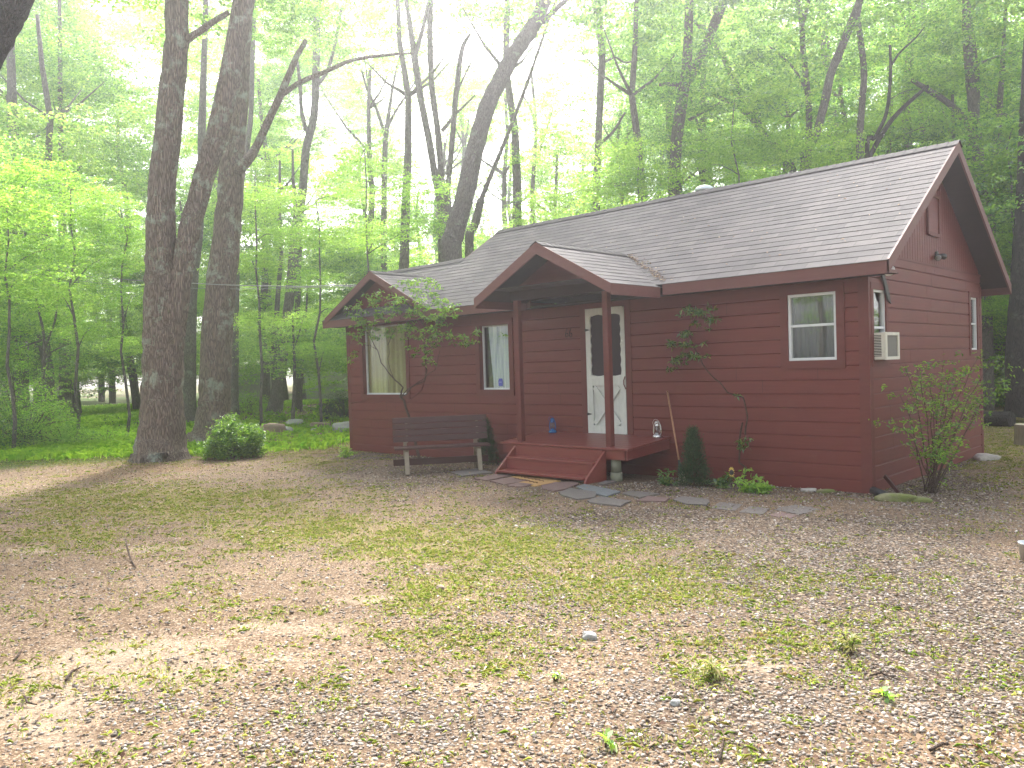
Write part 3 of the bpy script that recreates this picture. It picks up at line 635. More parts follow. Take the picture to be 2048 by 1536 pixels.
def thin_window(o, tw):
    wn, tm, yf = window_front(o, tw, 'fixed'); x0, x1, z0, z1 = o; f = MB(); t = .022
    f.box((x0, .05, z0), (x0+t, .09, z1)); f.box((x1-t, .05, z0), (x1, .09, z1)); f.box((x0+t, .05, z1-t), (x1-t, .09, z1)); f.box((x0+t, .03, z0), (x1-t, .09, z0+t+.008))
    return f, tm
f, tm = thin_window(WM, .10); wo = f.build('window', 'vinyl', cabin); tm.build('trim', 'trim', wo)
MB().box((WM[0]+.02, .07, WM[2]+.02), (WM[1]-.02, .073, WM[3]-.02)).build('pane', 'window_glass', wo)
mb = MB(); n = 60
for i in range(n):
    t0, t1 = i/n, (i+1)/n; fx = lambda t, z: WM[0]+.10+(WM[1]-WM[0]-.1)*t+(.10*(1-t))*(1-z)
    ya, yb = .105+.018*math.sin(i*.9), .105+.018*math.sin((i+1)*.9)
    mb.add([(fx(t0, 0), ya, WM[2]-.03), (fx(t1, 0), yb, WM[2]-.03), (fx(t1, 1), yb, WM[3]+.03), (fx(t0, 1), ya, WM[3]+.03)], [(0, 1, 2, 3)])
mb.build('curtain', 'curtain_white', wo)
MB().prism([(-6.30, .062, 1.33), (-6.21, .062, 1.33), (-6.20, .062, 1.40), (-6.215, .062, 1.46), (-6.295, .062, 1.46), (-6.31, .062, 1.40)], (0, .004, 0)).build('sticker', 'blue_sticker', wo)
MB().box((-6.285, .059, 1.392), (-6.225, .061, 1.403)).build('sticker_stripe', 'sticker_line', wo)
f, tm = thin_window(WL, .09); wo = f.build('window', 'vinyl', cabin); tm.build('trim', 'trim', wo)
MB().box((WL[0]+.02, .07, WL[2]+.02), (WL[1]-.02, .073, WL[3]-.02)).build('pane', 'window_glass', wo)
mb = MB(); n = 90
for i in range(n):
    a = WL[0]+(WL[1]-WL[0])*i/n; b = WL[0]+(WL[1]-WL[0])*(i+1)/n; ya, yb = .11+.02*math.sin(i*.8), .11+.02*math.sin((i+1)*.8); mb.add([(a, ya, WL[2]-.03), (b, yb, WL[2]-.03), (b, yb, WL[3]+.02), (a, ya, WL[3]+.02)], [(0, 1, 2, 3)])
mb.build('curtain', 'curtain_olive', wo)
# side windows (in the right gable wall)
def side_window(o, tw, air):
    y0, y1, z0, z1 = o; t = .03; f = MB()
    f.box((-.03, y0, z0), (.012, y0+t, z1)); f.box((-.03, y1-t, z0), (.012, y1, z1)); f.box((-.03, y0+t, z1-t), (.012, y1-t, z1)); f.box((-.03, y0+t, z0), (.012, y1-t, z0+t))
    zm = (z0+z1)/2 if not air else 2.0; f.box((-.028, y0+t, zm-.014), (.006, y1-t, zm+.014))
    wo = f.build('window', 'vinyl', cabin); tm = MB()
    tm.box((-.001, y0-tw, z1), (.034, y1+tw, z1+tw)); tm.box((-.001, y0-tw, z0-tw), (.035, y1+tw, z0)); tm.box((-.001, y0-tw, z0), (.032, y0, z1)); tm.box((-.001, y1, z0), (.032, y1+tw, z1))
    tm.build('trim', 'trim', wo)
    MB().box((-.018, y0+t, z0+t), (-.015, y1-t, z1-t)).build('pane', 'window_glass', wo)
    MB().box((-.10, y0-.02, z0), (-.095, y1+.02, z1)).build('curtain', 'blind', wo)
side_window(SF, .08, True); side_window(SR, .09, False)
# gable hatch and louvre
MB().box((.013, 2.28, 3.36), (.03, 2.70, 3.86)).build('hatch', 'siding', cabin)
mb = MB(); mb.box((.013, 2.22, 3.32), (.045, 2.28, 3.92)); mb.box((.013, 2.70, 3.32), (.045, 2.76, 3.92)); mb.box((.013, 2.28, 3.86), (.047, 2.70, 3.92)); mb.box((.013, 2.28, 3.31), (.047, 2.70, 3.36)); mb.build('hatch_trim', 'trim', cabin)
mb = MB(); mb.box((.012, 2.26, 3.98), (.018, 2.72, 4.28))
for i in range(6): mb.obox((.03, 2.49, 4.0+i*.05), (.03, 0, -.03), (0, .44-.0*i, 0), (.004, 0, .004))
mb.build('louvre_vent', 'soffit', cabin)
# double flood light on the gable, single spot under the right eave
def flood(c, dirs, mt='dark_metal'):
    mb = MB(); mb.lathe(c, [(.055, 0), (.055, .025), (.03, .03)], 14, (1, 0, 0)); fo_ = mb.build('flood_light', mt, cabin)
    for d in dirs:
        d = np.array(d, float); d /= np.linalg.norm(d); st = np.array(c)+np.array([.03, 0, 0]); e = st+d*.05
        h = MB(); h.tube([st, e], .014, 8); h.lathe(e, [(.022, 0), (.032, .03), (.042, .07), (.044, .10)], 14, tuple(d)); h.build('lamp_head', mt, fo_, True)
        MB().lathe(e+d*.101, [(.039, 0), (.03, .008)], 14, tuple(d)).build('lamp_glass', 'cable_grey', fo_, True)
flood((.014, 2.62, 3.06), [(.25, .95, -.12), (.25, -.85, -.35)])
mb = MB(); mb.lathe((.20, .02, 2.70), [(.03, 0), (.055, .04), (.07, .13)], 14, (.6, -.55, -.45)); so_ = mb.build('spot_light', 'dark_metal', cabin, True)
MB().lathe(np.array((.20, .02, 2.70))+.131*unit(np.array([.6, -.55, -.45])), [(.066, 0), (.06, .006)], 14, (.6, -.55, -.45)).build('lamp_glass', 'vinyl', so_)
MB().prism([(.035, .30, 2.74), (.035, .37, 2.76), (.035, .60, 2.44), (.035, .66, 2.30), (.035, .56, 2.34)], (.02, 0, 0)).build('cable_cover', 'dark_metal', cabin)
# vent pipe by the ridge
mb = MB(); mb.lathe((-3.74, 2.75, 4.2), [(.09, 0), (.09, .46)], 18); mb.lathe((-3.74, 2.75, 4.62), [(.15, 0), (.16, .02), (.16, .06), (.12, .09), (.02, .12)], 18)
mb.build('vent_pipe', 'galvanised', cabin, True)
# house number (66), painted over in the wall colour
def digit6(cx, cz, h=.11):
    P = []
    for i in range(9): t = i/8; P.append((cx+.012-.034*math.sin(t*1.5)-.004, -.024, cz+h*.5-t*h*.62))
    for i in range(13): a = math.pi+i/12*2*math.pi; P.append((cx-.002+.026*math.cos(a), -.024, cz-h*.24+.03*math.sin(a)))
    return P
nb_ = MB()
for cx in (-4.655, -4.575): nb_.tube(digit6(cx, 2.165, .14), .0065, 6)
nb_.build('house_number', 'soffit', cabin)
# paint scar plates right of the right window
MB().box((-.215, -.0195, 2.045), (-.145, -.018, 2.052)).build('scrape_mark', 'white_paint', cabin)
MB().box((-.135, -.0195, 2.035), (-.105, -.018, 2.040)).build('scrape_mark', 'white_paint', cabin)
MB().box((-.26, -.0195, 1.99), (-.245, -.018, 1.998)).build('scrape_mark', 'white_paint', cabin)
MB().box((-.20, -.0195, 1.985), (-.188, -.018, 1.992)).build('scrape_mark', 'white_paint', cabin)
# cable along the left wall
P = [on(1, -.03, *q) for q in ((700, 806), (722, 803), (745, 793), (790, 796), (822, 798), (843, 780), (851, 755), (851, 720), (850, 690))]
MB().tube(P, .010, 6).build('wall_cable', 'trim', cabin, True)
# ---- door
x0, x1, z0, z1 = DR
mb = MB(); mb.box((x0-.11, -.03, z0-.03), (x0-.006, .0, z1+.08)); mb.box((x1+.006, -.03, z0-.03), (x1+.11, .0, z1+.08)); mb.box((x0-.11, -.032, z1+.008), (x1+.11, .0, z1+.09)); mb.build('door_casing', 'trim', cabin)
# white storm door: slab with a scalloped opening
W2 = x1-x0; H2 = z1-z0; ox0, ox1 = x0+.086, x1-.070; oz0, oz1 = z0+.90, z1-.115
xm = (ox0+ox1)/2
inner = []
def scall(a, b, n, amp, ph=0):
    r = []
    for i in range(n*8):
        t = i/(n*8); r.append((t, amp*abs(math.sin(math.pi*n*t+ph))))
    return r
wv = .014
for t, d in scall(0, 1, 2, .022): inner.append((ox0+(ox1-ox0)*t, oz0-d+.01))
for t, d in scall(0, 1, 6, wv): inner.append((ox1-wv+d, oz0+(oz1-oz0)*t))
for t, d in scall(0, 1, 2, .03): inner.append((ox1-(ox1-ox0)*t, oz1-.02+d))
for t, d in scall(0, 1, 6, wv): inner.append((ox0+wv-d, oz1-(oz1-oz0)*t))
outer = []
for (ix, iz) in inner:
    a = (ix-xm)/((ox1-ox0)/2); b = (iz-(oz0+oz1)/2)/((oz1-oz0)/2); mx_ = max(abs(a), abs(b))
    outer.append((xm+a/mx_*((x1 if a > 0 else x0)-xm)*(1 if a > 0 else -1) if False else 0, 0))
def proj_out(ix, iz):
    dx, dz_ = ix-xm, iz-(oz0+oz1)/2; c = []
    X0, X1, Z0, Z1 = x0+.002, x1-.002, oz0-.06, z1-.004
    if dx > 1e-9: c.append((X1-xm)/dx)
    if dx < -1e-9: c.append((X0-xm)/dx)
    if dz_ > 1e-9: c.append((Z1-(oz0+oz1)/2)/dz_)
    if dz_ < -1e-9: c.append((Z0-(oz0+oz1)/2)/dz_)
    k = min(c); return xm+dx*k, (oz0+oz1)/2+dz_*k
outer = [proj_out(*q) for q in inner]
for (cx, cz) in ((x0+.002, oz0-.06), (x1-.002, oz0-.06), (x1-.002, z1-.004), (x0+.002, z1-.004)):
    k = min(range(len(outer)), key=lambda i: (outer[i][0]-cx)**2+(outer[i][1]-cz)**2); outer[k] = (cx, cz)
n = len(inner); yA, yB = -.034, -.008; mb = MB()
vs = [(q[0], yA, q[1]) for q in inner]+[(q[0], yA, q[1]) for q in outer]+[(q[0], yB, q[1]) for q in inner]+[(q[0], yB, q[1]) for q in outer]
fs = []
for i in range(n):
    j = (i+1) % n; fs += [(i, n+i, n+j, j), (i, j, 2*n+j, 2*n+i), (n+i, 3*n+i, 3*n+j, n+j), (2*n+i, 2*n+j, 3*n+j, 3*n+i)]
mb.add(vs, fs)
zL = oz0-.06; mb.box((x0+.002, yB+.004, z0+.004), (x1-.002, yB+.010, zL))
mb.box((x0+.002, yA, z0+.004), (x0+.115, yB, zL-.001)); mb.box((x1-.105, yA, z0+.004), (x1-.002, yB, zL-.001))
mb.box((x0+.116, yA, z0+.004), (x1-.106, yB, z0+.13)); mb.box((x0+.116, yA, zL-.10), (x1-.106, yB, zL-.001))
mb.build('door', 'white_paint', cabin); door = [o for o in cabin.children if o.name.startswith('door') and 'casing' not in o.name][-1]
ca, cb = (x0+.116, z0+.131), (x1-.106, zL-.101)
mb = MB()
mb.bar((ca[0]+.02, yA+.004, ca[1]+.02), (cb[0]-.02, yA+.004, cb[1]-.02), .075, .014, (0, 1, 0)); mb.build('door_cross', 'white_paint', door)
mb = MB(); mb.bar((ca[0]+.02, yA+.008, cb[1]-.02), (cb[0]-.02, yA+.006, ca[1]+.02), .075, .014, (0, 1, 0)); mb.build('door_cross', 'white_paint', door)
mb = MB()
for k in range(4): mb.add([(x0+.02+.01*k, yA-.001, 1.1), (x0+.02+.01*k, yA-.001, 1.1), (x0+.02+.01*k, yA-.001, 1.1)], [])
for zz in (z0+.30, z1-.33):
    MB().prism([(x0-.01, yA-.006, zz-.02), (x0+.01, yA-.006, zz-.02), (x0+.10, yA-.006, zz), (x0+.01, yA-.006, zz+.02), (x0-.01, yA-.006, zz+.02)], (0, .005, 0)).build('hinge', 'dark_metal', door)
mb = MB(); mb.tube([(x1-.045, yA, z1-.56), (x1-.045, yA-.035, z1-.56), (x1-.02, yA-.035, z1-.56)], .008, 8); mb.lathe((x1-.045, yA-.002, z1-.52), [(.014, 0), (.014, .006)], 10, (0, -1, 0)); mb.build('handle', 'silver_metal', door)
MB().tube([(x1-.004, yA-.006, z1-1.06), (x1-.03, yA-.006, z1-1.12), (x1-.03, yA-.006, z1-1.18), (x1+.003, yA-.006, z1-1.25)], .009, 6).build('door_latch', 'trim', door)
MB().box((ox0-.01, -.004, oz0-.05), (ox1+.01, -.002, oz1+.02)).build('screen', 'mesh_screen', door)
# inner red door behind the screen
MB().box((x0, .03, z0), (x1, .06, z1)).build('inner_door', 'trim', cabin)
# ================================================================== AIR CONDITIONER
ac = thing('air_conditioner', 'cream window air conditioner sticking out of the side window', 'air conditioner', (.1, .33, 1.6))
mb = MB(); a, b, c0, c1 = .118, .565, 1.605, 1.93; xo = .165
mb.box((.012, a, c0), (xo-.02, b, c1), .006); mb.build('casing', 'plastic_cream', ac)
mb = MB(); t = .035; mb.box((xo-.02, a-.004, c0-.004), (xo+.01, a+t, c1+.004), .005); mb.box((xo-.02, b-t, c0-.004), (xo+.01, b+.004, c1+.004), .005); mb.box((xo-.019, a+t, c1-t), (xo+.009, b-t, c1+.003)); mb.box((xo-.019, a+t, c0-.003), (xo+.009, b-t, c0+t)); mb.build('front_frame', 'plastic_cream', ac)
mb = MB(); mb.box((xo-.019, a+t, c0+t), (xo-.008, b-t, c1-t))
mb.build('coil_grille', 'grille', ac)
MB().box((.025, a-.003, c0+.04), (.115, a+.002, c1-.03)).build('side_shade_plate', 'recess_shade', ac)  # dark backing plate behind the slats, shade of the recess put in colour
mb = MB()
for i in range(13): mb.box((.022, a-.008, c0+.05+i*.019), (.118, a-.0035, c0+.058+i*.019))
mb.build('side_louvre', 'plastic_cream', ac)
# ================================================================== LANTERNS
def lantern(x, y, z, mt, label, group='hurricane lanterns on the porch'):
    t = thing('lantern', label, 'lantern', (x, y, z), group)
    MB().lathe((x, y, z), [(.062, 0), (.066, .008), (.066, .028), (.05, .042), (.028, .05), (.028, .066)], 20).build('tank', mt, t, True)
    MB().lathe((x, y, z+.066), [(.026, 0), (.04, .03), (.043, .055), (.034, .09), (.026, .10)], 18).build('globe', 'lamp_glass', t, True)
    MB().lathe((x, y, z+.166), [(.034, 0), (.034, .01), (.026, .016), (.03, .045), (.036, .05), (.03, .062), (.012, .075)], 18).build('chimney', mt, t, True)
    for sg in (-1, 1):
        MB().tube([(x+sg*.05, y, z+.035), (x+sg*.066, y, z+.07), (x+sg*.06, y, z+.16), (x+sg*.045, y, z+.2), (x+sg*.025, y, z+.215)], .006, 8).build('side_tube', mt, t, True)
    mb = MB()
    mb.tube([(x+.06*math.cos(a_), y-.02-.01*math.sin(a_), z+.19+.075*math.sin(a_)) for a_ in np.linspace(0, math.pi, 11)], .0022, 6); mb.build('bail', mt, t)
    mb = MB()
    for i in range(4):
        an = i*math.pi/2+.4; mb.tube([(x+.03*math.cos(an), y+.03*math.sin(an), z+.068), (x+.047*math.cos(an), y+.047*math.sin(an), z+.115), (x+.032*math.cos(an), y+.032*math.sin(an), z+.166)], .0018, 5)
    mb.build('wire_guard', mt, t)
lantern(-4.93, -.12, .577, 'blue_enamel', 'blue enamel hurricane lantern standing at the left end of the porch deck')
lantern(-2.93, -.13, .576, 'silver_metal', 'silver hurricane lantern at the right end of the porch deck near the broom')
# ================================================================== BROOM
t = thing('broom', 'old broom with long brown handle leaning on the red wall beside the deck', 'broom', (-2.30, -.52, .04))
A_ = np.array((-2.29, -.52, .06)); B_ = np.array((-2.805, -.035, 1.24)); d = (B_-A_)/np.linalg.norm(B_-A_)
MB().tube([A_+d*.20, B_], .012, 10).build('handle', 'handle_wood', t, True)
mb = MB(); s_ = np.cross(d, [0, 1, 0]); s_ /= np.linalg.norm(s_)
mb.tube([A_+d*.29, A_+d*.17, A_+d*.10], [.014, .03, .045], 10); mb.build('binding', 'cable_black', t)
mb = MB()
for i in range(60):
    o1 = s_*R_.uniform(-.045, .045)+np.array([0, R_.uniform(-.02, .02), 0]); mb.tube([A_+d*.15+o1*.5, A_-d*.03+o1*1.4], .003, 4)
mb.build('bristles', 'broom_straw', t)
# ================================================================== BENCH
bc = np.array([-5.74, -1.75, 0.]); u_ = np.array([.58, .814, 0]); v_ = np.array([-.814, .58, 0]); g0 = ghs(*bc[:2]); up = np.array([0, 0, 1.])
bt = thing('bench', 'weathered brown slatted garden bench with pale legs in front of the cabin', 'bench', (bc[0], bc[1], g0))
def bp(a, b, z): return bc+u_*a+v_*b+up*(z+g0)
HL = .74
for b in (.06, .20, .34):
    pass
mb = MB()
for b in (.03, .145, .26): mb.obox(bp(0, b+.05, .395), u_*HL*2, v_*.105, up*.032, .004)
mb.build('seat', 'bench_wood', bt)
mb = MB(); bd = v_*.16+up*.98; bd /= np.linalg.norm(bd); bn = np.cross(u_, bd)
for i in range(4): mb.obox(bp(0, .40, .47)+bd*(.045+i*.098), u_*HL*2.02, bd*.089, bn*.032, .004)
mb.build('backrest', 'bench_wood', bt)
MB().bar(bp(-HL*1.02, .33, .16), bp(HL*1.0, .33, .16), .035, .10, (0, 0, 1), .004).build('stretcher', 'bench_wood', bt)
for sg in (-1, 1):
    a = sg*.56
    MB().bar(bp(a, .10, .375), bp(a, -.03, 0), .05, .07, u_, .006).build('leg', 'bench_leg', bt)
    MB().bar(bp(a, .42, .52), bp(a, .50, 0), .045, .06, u_, .006).build('leg', 'bench_leg', bt)
    MB().prism([bp(a-.02, .04, .375), bp(a-.02, .40, .375), bp(a-.02, .40, .29), bp(a-.02, .30, .27), bp(a-.02, .12, .27)], u_*.04).build('seat_bracket', 'bench_leg', bt)
    MB().bar(bp(a+.03, .40, .46), bp(a+.03, .47, .84), .03, .03, u_).build('back_bracket', 'bench_leg', bt)
# ================================================================== DOORMAT AND FLAGSTONES
def gpoly(px, z): return [G(x, y, z) for x, y in px]
mat_px = [(1000, 956), (1045, 947), (1075, 948), (1118, 958), (1098, 965), (1078, 973), (1066, 971)]
mp = [G(1003, 958, .07), G(1072, 972, .07), G(1122, 961, .07), G(1050, 947, .07)]
t = thing('doormat', 'tan coir doormat with faded dark lettering at the foot of the steps', 'doormat', mp[0])
MB().prism(mp, (0, 0, -.018)).build('mat', 'coir', t)
mb = MB(); o0 = mp[0]; e1 = (mp[3]-mp[0]); e2 = mp[1]-mp[0]
for k, (a0, w_) in enumerate(((.30, .4), (.58, .5))):
    P = [o0+e1*(a0+.05*math.sin(i*1.9+k))+e2*(.15+.7*i/22)+np.array([0, 0, .003]) for i in range(23)]; mb.tube(P, .008, 5)
mb.build('lettering', 'coir_print', t)
FL = [([(948, 958), (1000, 948), (1030, 950), (975, 962)], 'flag_red', 'reddish flagstone nearest the bench, left end of the path'),
      ([(980, 963), (1022, 956), (1060, 962), (1008, 970)], 'flag_red', 'small reddish flagstone poking out left under the doormat'),
      ([(1014, 972), (1036, 966), (1068, 970), (1040, 975)], 'flag_red', 'smallest reddish flagstone in front of the doormat edge'),
      ([(1083, 972), (1110, 966), (1152, 964), (1158, 968), (1130, 980), (1105, 983), (1087, 979)], 'flag_red', 'rounded mauve flagstone just right of the doormat'),
      ([(1152, 974), (1170, 969), (1240, 984), (1215, 994), (1175, 985)], 'flag_blue', 'blue-grey flagstone below the right stringer of the steps'),
      ([(1118, 985), (1140, 977), (1190, 985), (1192, 995), (1155, 1000), (1125, 992)], 'flag_grey', 'dark grey flagstone with a ragged left edge in front of the blue one'),
      ([(1175, 1001), (1200, 994), (1262, 1003), (1240, 1013), (1178, 1006)], 'flag_grey', 'grey flagstone nearest the camera below the blue one'),
      ([(1245, 988), (1258, 982), (1322, 988), (1278, 996)], 'flag_grey', 'dark diamond-shaped flagstone in front of the concrete pier'),
      ([(1272, 1002), (1296, 993), (1340, 997), (1330, 1004)], 'flag_red', 'slim mauve flagstone in front of the small arborvitae'),
      ([(1345, 1000), (1365, 993), (1420, 1000), (1415, 1011), (1375, 1009)], 'flag_grey', 'grey flagstone in the row right of the slim mauve one'),
      ([(1420, 1015), (1440, 1003), (1485, 1007), (1470, 1020)], 'flag_grey', 'worn grey flagstone below the sunflower ornament'),
      ([(1478, 1023), (1500, 1011), (1540, 1015), (1525, 1027)], 'flag_grey', 'half buried grey flagstone beside the red paver'),
      ([(1536, 1029), (1560, 1022), (1595, 1029), (1580, 1036)], 'flag_red', 'small brick-red paver at the right end of the path'),
      ([(1545, 1018), (1590, 1008), (1640, 1018), (1600, 1028)], 'flag_grey', 'gravel-strewn grey flagstone at the far right of the path'),
      ([(1195, 968), (1212, 962), (1235, 963), (1205, 970)], 'flag_grey', 'small pale stone slab wedged against the concrete pier'),
      ([(900, 946), (955, 938), (985, 946), (925, 953)], 'flag_grey', 'mossy grey slab under the right end of the bench')]
for i, (px, mt, lb) in enumerate(FL):
    P = gpoly(px, .062); c = sum(P)/len(P); z = ghs(c[0], c[1])
    Q = []
    for j in range(len(P)):
        a, b = P[j], P[(j+1) % len(P)]
        for k in range(4): q = a+(b-a)*k/4; q = q+(q-c)*R_.uniform(-.05, .04); Q.append((q[0], q[1], z+.018+R_.uniform(-.002, .002)))
    if i in (10, 11, 12, 13): Q = [(q[0], q[1], q[2]-.013) for q in Q]
    o = MB().prism(Q[::-1], (0, 0, -.035)).build('flagstone', mt); tag(o, lb, 'flagstone', 'flagstones along the front of the cabin')
# ================================================================== ROCKS
def rock(px, py, size, mt, label, name='rock', group=None, flat=.6, seed=1, z=None):
    c = G(px, py, .02) if z is None else np.array(z, float); rr = random.Random(seed)
    bm = __import__('bmesh').new(); __import__('bmesh').ops.create_icosphere(bm, subdivisions=3, radius=1)
    ph = [rr.uniform(0, 6.28) for _ in range(9)]
    for v in bm.verts:
        x, y, z_ = v.co; f = 1+.16*math.sin(2.1*x+ph[0]+1.5*y)+.13*math.sin(3.3*y+ph[1]+2*z_)+.08*math.sin(5.7*z_+ph[2]+3*x)+.05*math.sin(9*x+7*y+ph[3])
        q = [x*f*size[0], y*f*size[1], z_*f*size[2]]; 
        for k in range(3): q[k] = q[k] if abs(q[k]) < size[k]*.82 else math.copysign(size[k]*.82+(abs(q[k])-size[k]*.82)*.35, q[k])
        v.co = q
    me = bpy.data.meshes.new(name); bm.to_mesh(me); bm.free(); me.polygons.foreach_set('use_smooth', [True]*len(me.polygons)); me.materials.append(MATS[mt])
    o = bpy.data.objects.new(name, me); COL.objects.link(o); o.location = (c[0], c[1], ghs(c[0], c[1])+size[2]*.35); o.rotation_euler = (0, 0, CYA+rr.uniform(-.3, .3)); return tag(o, label, 'rock', group)
gR = 'rocks edging the lawn by the woods'
rock(700-12, 862, (.40, .25, .22), 'rock_grey', 'large grey rock at the lawn edge just left of the cabin corner', group=gR, seed=2)
rock(655, 862, (.12, .10, .09), 'rock_pale', 'small pale rock left of the large grey rock', group=gR, seed=3) if False else rock(627, 865, (.13, .12, .10), 'rock_pale', 'small pale round rock between the brown log and the grey rocks', group=gR, seed=3)
rock(545, 868, (.42, .3, .24), 'rock_brown', 'brown half buried boulder behind the round green bush', group=gR, seed=4)
rock(572, 866, (.22, .18, .17), 'rock_grey', 'grey rock touching the brown boulder on its right', group=gR, seed=5)
rock(588, 852, (.30, .2, .19), 'rock_grey', 'grey rock behind the touching pair, further into the grass', group=gR, seed=6)
rock(640, 855, (.35, .2, .14), 'rock_brown', 'flat brown rock between the grey ones by the cabin corner', group=gR, seed=7)
rock(1618, 980, (.11, .05, .03), 'rock_pale', 'thin pale stone shard at the foot of the front wall', seed=8)
rock(1652, 982, (.13, .06, .035), 'rock_moss', 'moss covered stone against the front wall', seed=9)
rock(1793, 1000, (.25, .12, .075), 'rock_moss', 'mossy wedge-shaped stone by the cabin front corner', seed=10)
rock(1835, 1000, (.16, .08, .04), 'rock_moss', 'flat brown stone beside the base of the side shrub', seed=21)
rock(1848, 998, (.07, .05, .035), 'rock_grey', 'small bluish stone on top of the flat one by the side shrub', seed=11)
rock(1974, 917, (.20, .13, .08), 'rock_pale', 'pale stone at the rear corner of the cabin', seed=12)
rock(1180, 1288, (.05, .035, .028), 'rock_grey', 'fist-sized grey cobble alone in the middle of the gravel yard', seed=13)
rock(880, 1187, (.035, .03, .02), 'rock_brown', 'small dark brown cobble in the grassy middle of the yard', seed=14)
rock(1350, 1420, (.028, .022, .018), 'rock_grey', 'round grey pebble on the sandy patch in the lower right', seed=15)
# drain pipe end
t = MB().tube([(.06, -.10, .06), (.30, -.30, .035)], .045, 14); o = t.build('drain_pipe', 'cable_black', None, True); tag(o, 'black corrugated drain pipe end at the cabin corner', 'pipe')
MB().tube([(.298, -.298, .036), (.302, -.302, .035)], .030, 14).build('pipe_opening', 'silver_metal', o) if False else None
# board by the corner
o = MB().bar((.10, .18, .20), (.30, .05, .03), .02, .05).build('wood_scrap', 'bench_wood'); tag(o, 'short grey board leaning at the cabin corner behind the mossy stone', 'board')
# stump log
c = G(2062, 889, .0); mb = MB(); z0_ = ghs(c[0], c[1])
mb.tube([(c[0], c[1], z0_-.03), (c[0], c[1], z0_+.10), (c[0], c[1], z0_+.36)], [.27, .25, .245], 22, jit=.05)
t = thing('tree_stump', 'sawn log section standing on the lawn right of the cabin', 'stump', (c[0], c[1], z0_)); mb.build('bark', 'old_wood', t); MB().lathe((c[0], c[1], z0_+.361), [(.235, 0), (.22, .006)], 22).build('cut_face', 'broom_straw', t)
c = G(1990, 852, 0); o = MB().tube([(c[0]-.35, c[1]+.1, ghs(c[0], c[1])+.15), (c[0]+.35, c[1]-.1, ghs(c[0], c[1])+.17)], .17, 14, jit=.06).build('log', 'bark_dark', None); tag(o, 'dark cut log lying on the lawn behind the cabin', 'log')
# galvanised bucket cut by the right edge
c = G(2067, 1118, .05); t = thing('metal_bucket', 'galvanised metal pail at the right edge of the yard', 'bucket', (c[0], c[1], .04))
MB().lathe((c[0], c[1], .04), [(.085, 0), (.10, .13), (.104, .135), (.098, .135), (.083, .01)], 26).build('body', 'galvanised', t, True)
# sunflower ornament
c = np.array(on(1, -.5, 1463, 945)); t = thing('flower_ornament', 'small metal sunflower yard ornament by the front wall', 'ornament', (c[0], c[1], .04))
MB().tube([(c[0], c[1], .02), (c[0], c[1]+.01, c[2])], .005, 6).build('stem', 'dark_metal', t)
mb = MB(); dv = unit(CC-c); a1 = unit(np.cross(dv, [0, 0, 1])); a2 = np.cross(a1, dv)
for i in range(14):
    an = i/14*6.283; dr = a1*math.cos(an)*.55+a2*math.sin(an); sd_ = np.cross(dr, dv); mb.add([c+dr*.035, c+dr*.052+sd_*.010, c+dr*.078, c+dr*.052-sd_*.010], [(0, 1, 2, 3)])
mb.build('petals', 'yellow_metal', t); MB().lathe(c, [(.03, 0), (.02, .012)], 12, tuple(dv)).build('flower_centre', 'dark_metal', t)
# service cables across the woods to the cabin
def wire(pts, r, label):
    P = []
    for i in range(len(pts)-1):
        for k in range(8): t_ = k/8; P.append(pts[i]*(1-t_)+pts[i+1]*t_)
    P.append(pts[-1]); o = MB().tube(P, r, 6).build('utility_cable', 'cable_grey', None, True); tag(o, label, 'cable', 'overhead cables left of the cabin')
e_ = np.array([-11.0, -.2, 2.9]); E_end = np.array(on(1, -.33, 712, 570))
wire([atd(-60, 520, 30), atd(80, 545, 25), atd(300, 563, 21), atd(480, 571, 19), atd(600, 573, 17.5), E_end], .010, 'thin upper overhead cable running through the trees to the left gable')
wire([atd(-60, 545, 34), atd(100, 556, 28), atd(290, 575, 23), atd(480, 578, 19.5), E_end+np.array([0, .0, -.03])], .006, 'thinner lower overhead cable running beside the upper one')
# twigs on the yard
for (pts, r, lb) in (([(253, 1112), (262, 1128), (272, 1145)], .008, 'bent dark twig sticking up from the grass on the left side'),
                     ([(28, 1332), (38, 1320), (46, 1308)], .006, 'curved thin twig on the bare dirt at the left edge'),
                     ([(132, 1374), (145, 1355), (168, 1345)], .007, 'curved twig lying across the tyre ruts'),
                     ([(50, 1405), (55, 1418), (74, 1423)], .006, 'little hooked twig lowest at the left, below the ruts'),
                     ([(1440, 1525), (1448, 1480)], .006, 'pale stick pointing at the camera at the bottom edge'),
                     ([(1860, 1494), (1885, 1480), (1900, 1482)], .007, 'short grey stick in the gravel in the bottom right corner'),
                     ([(1740, 1352), (1762, 1346), (1800, 1360)], .005, 'thin forked twig on the dark gravel at lower right')):
    P = [G(x, y, .03) for x, y in pts]; P = [np.array([q[0], q[1], ghs(q[0], q[1])+.012]) for q in P]
    if 'sticking' in lb: P[0][2] += .08
    o = MB().tube(P, [r]*(len(P)-1)+[r*.5], 6).build('twig', 'bark_twig', None, True); tag(o, lb, 'twig')
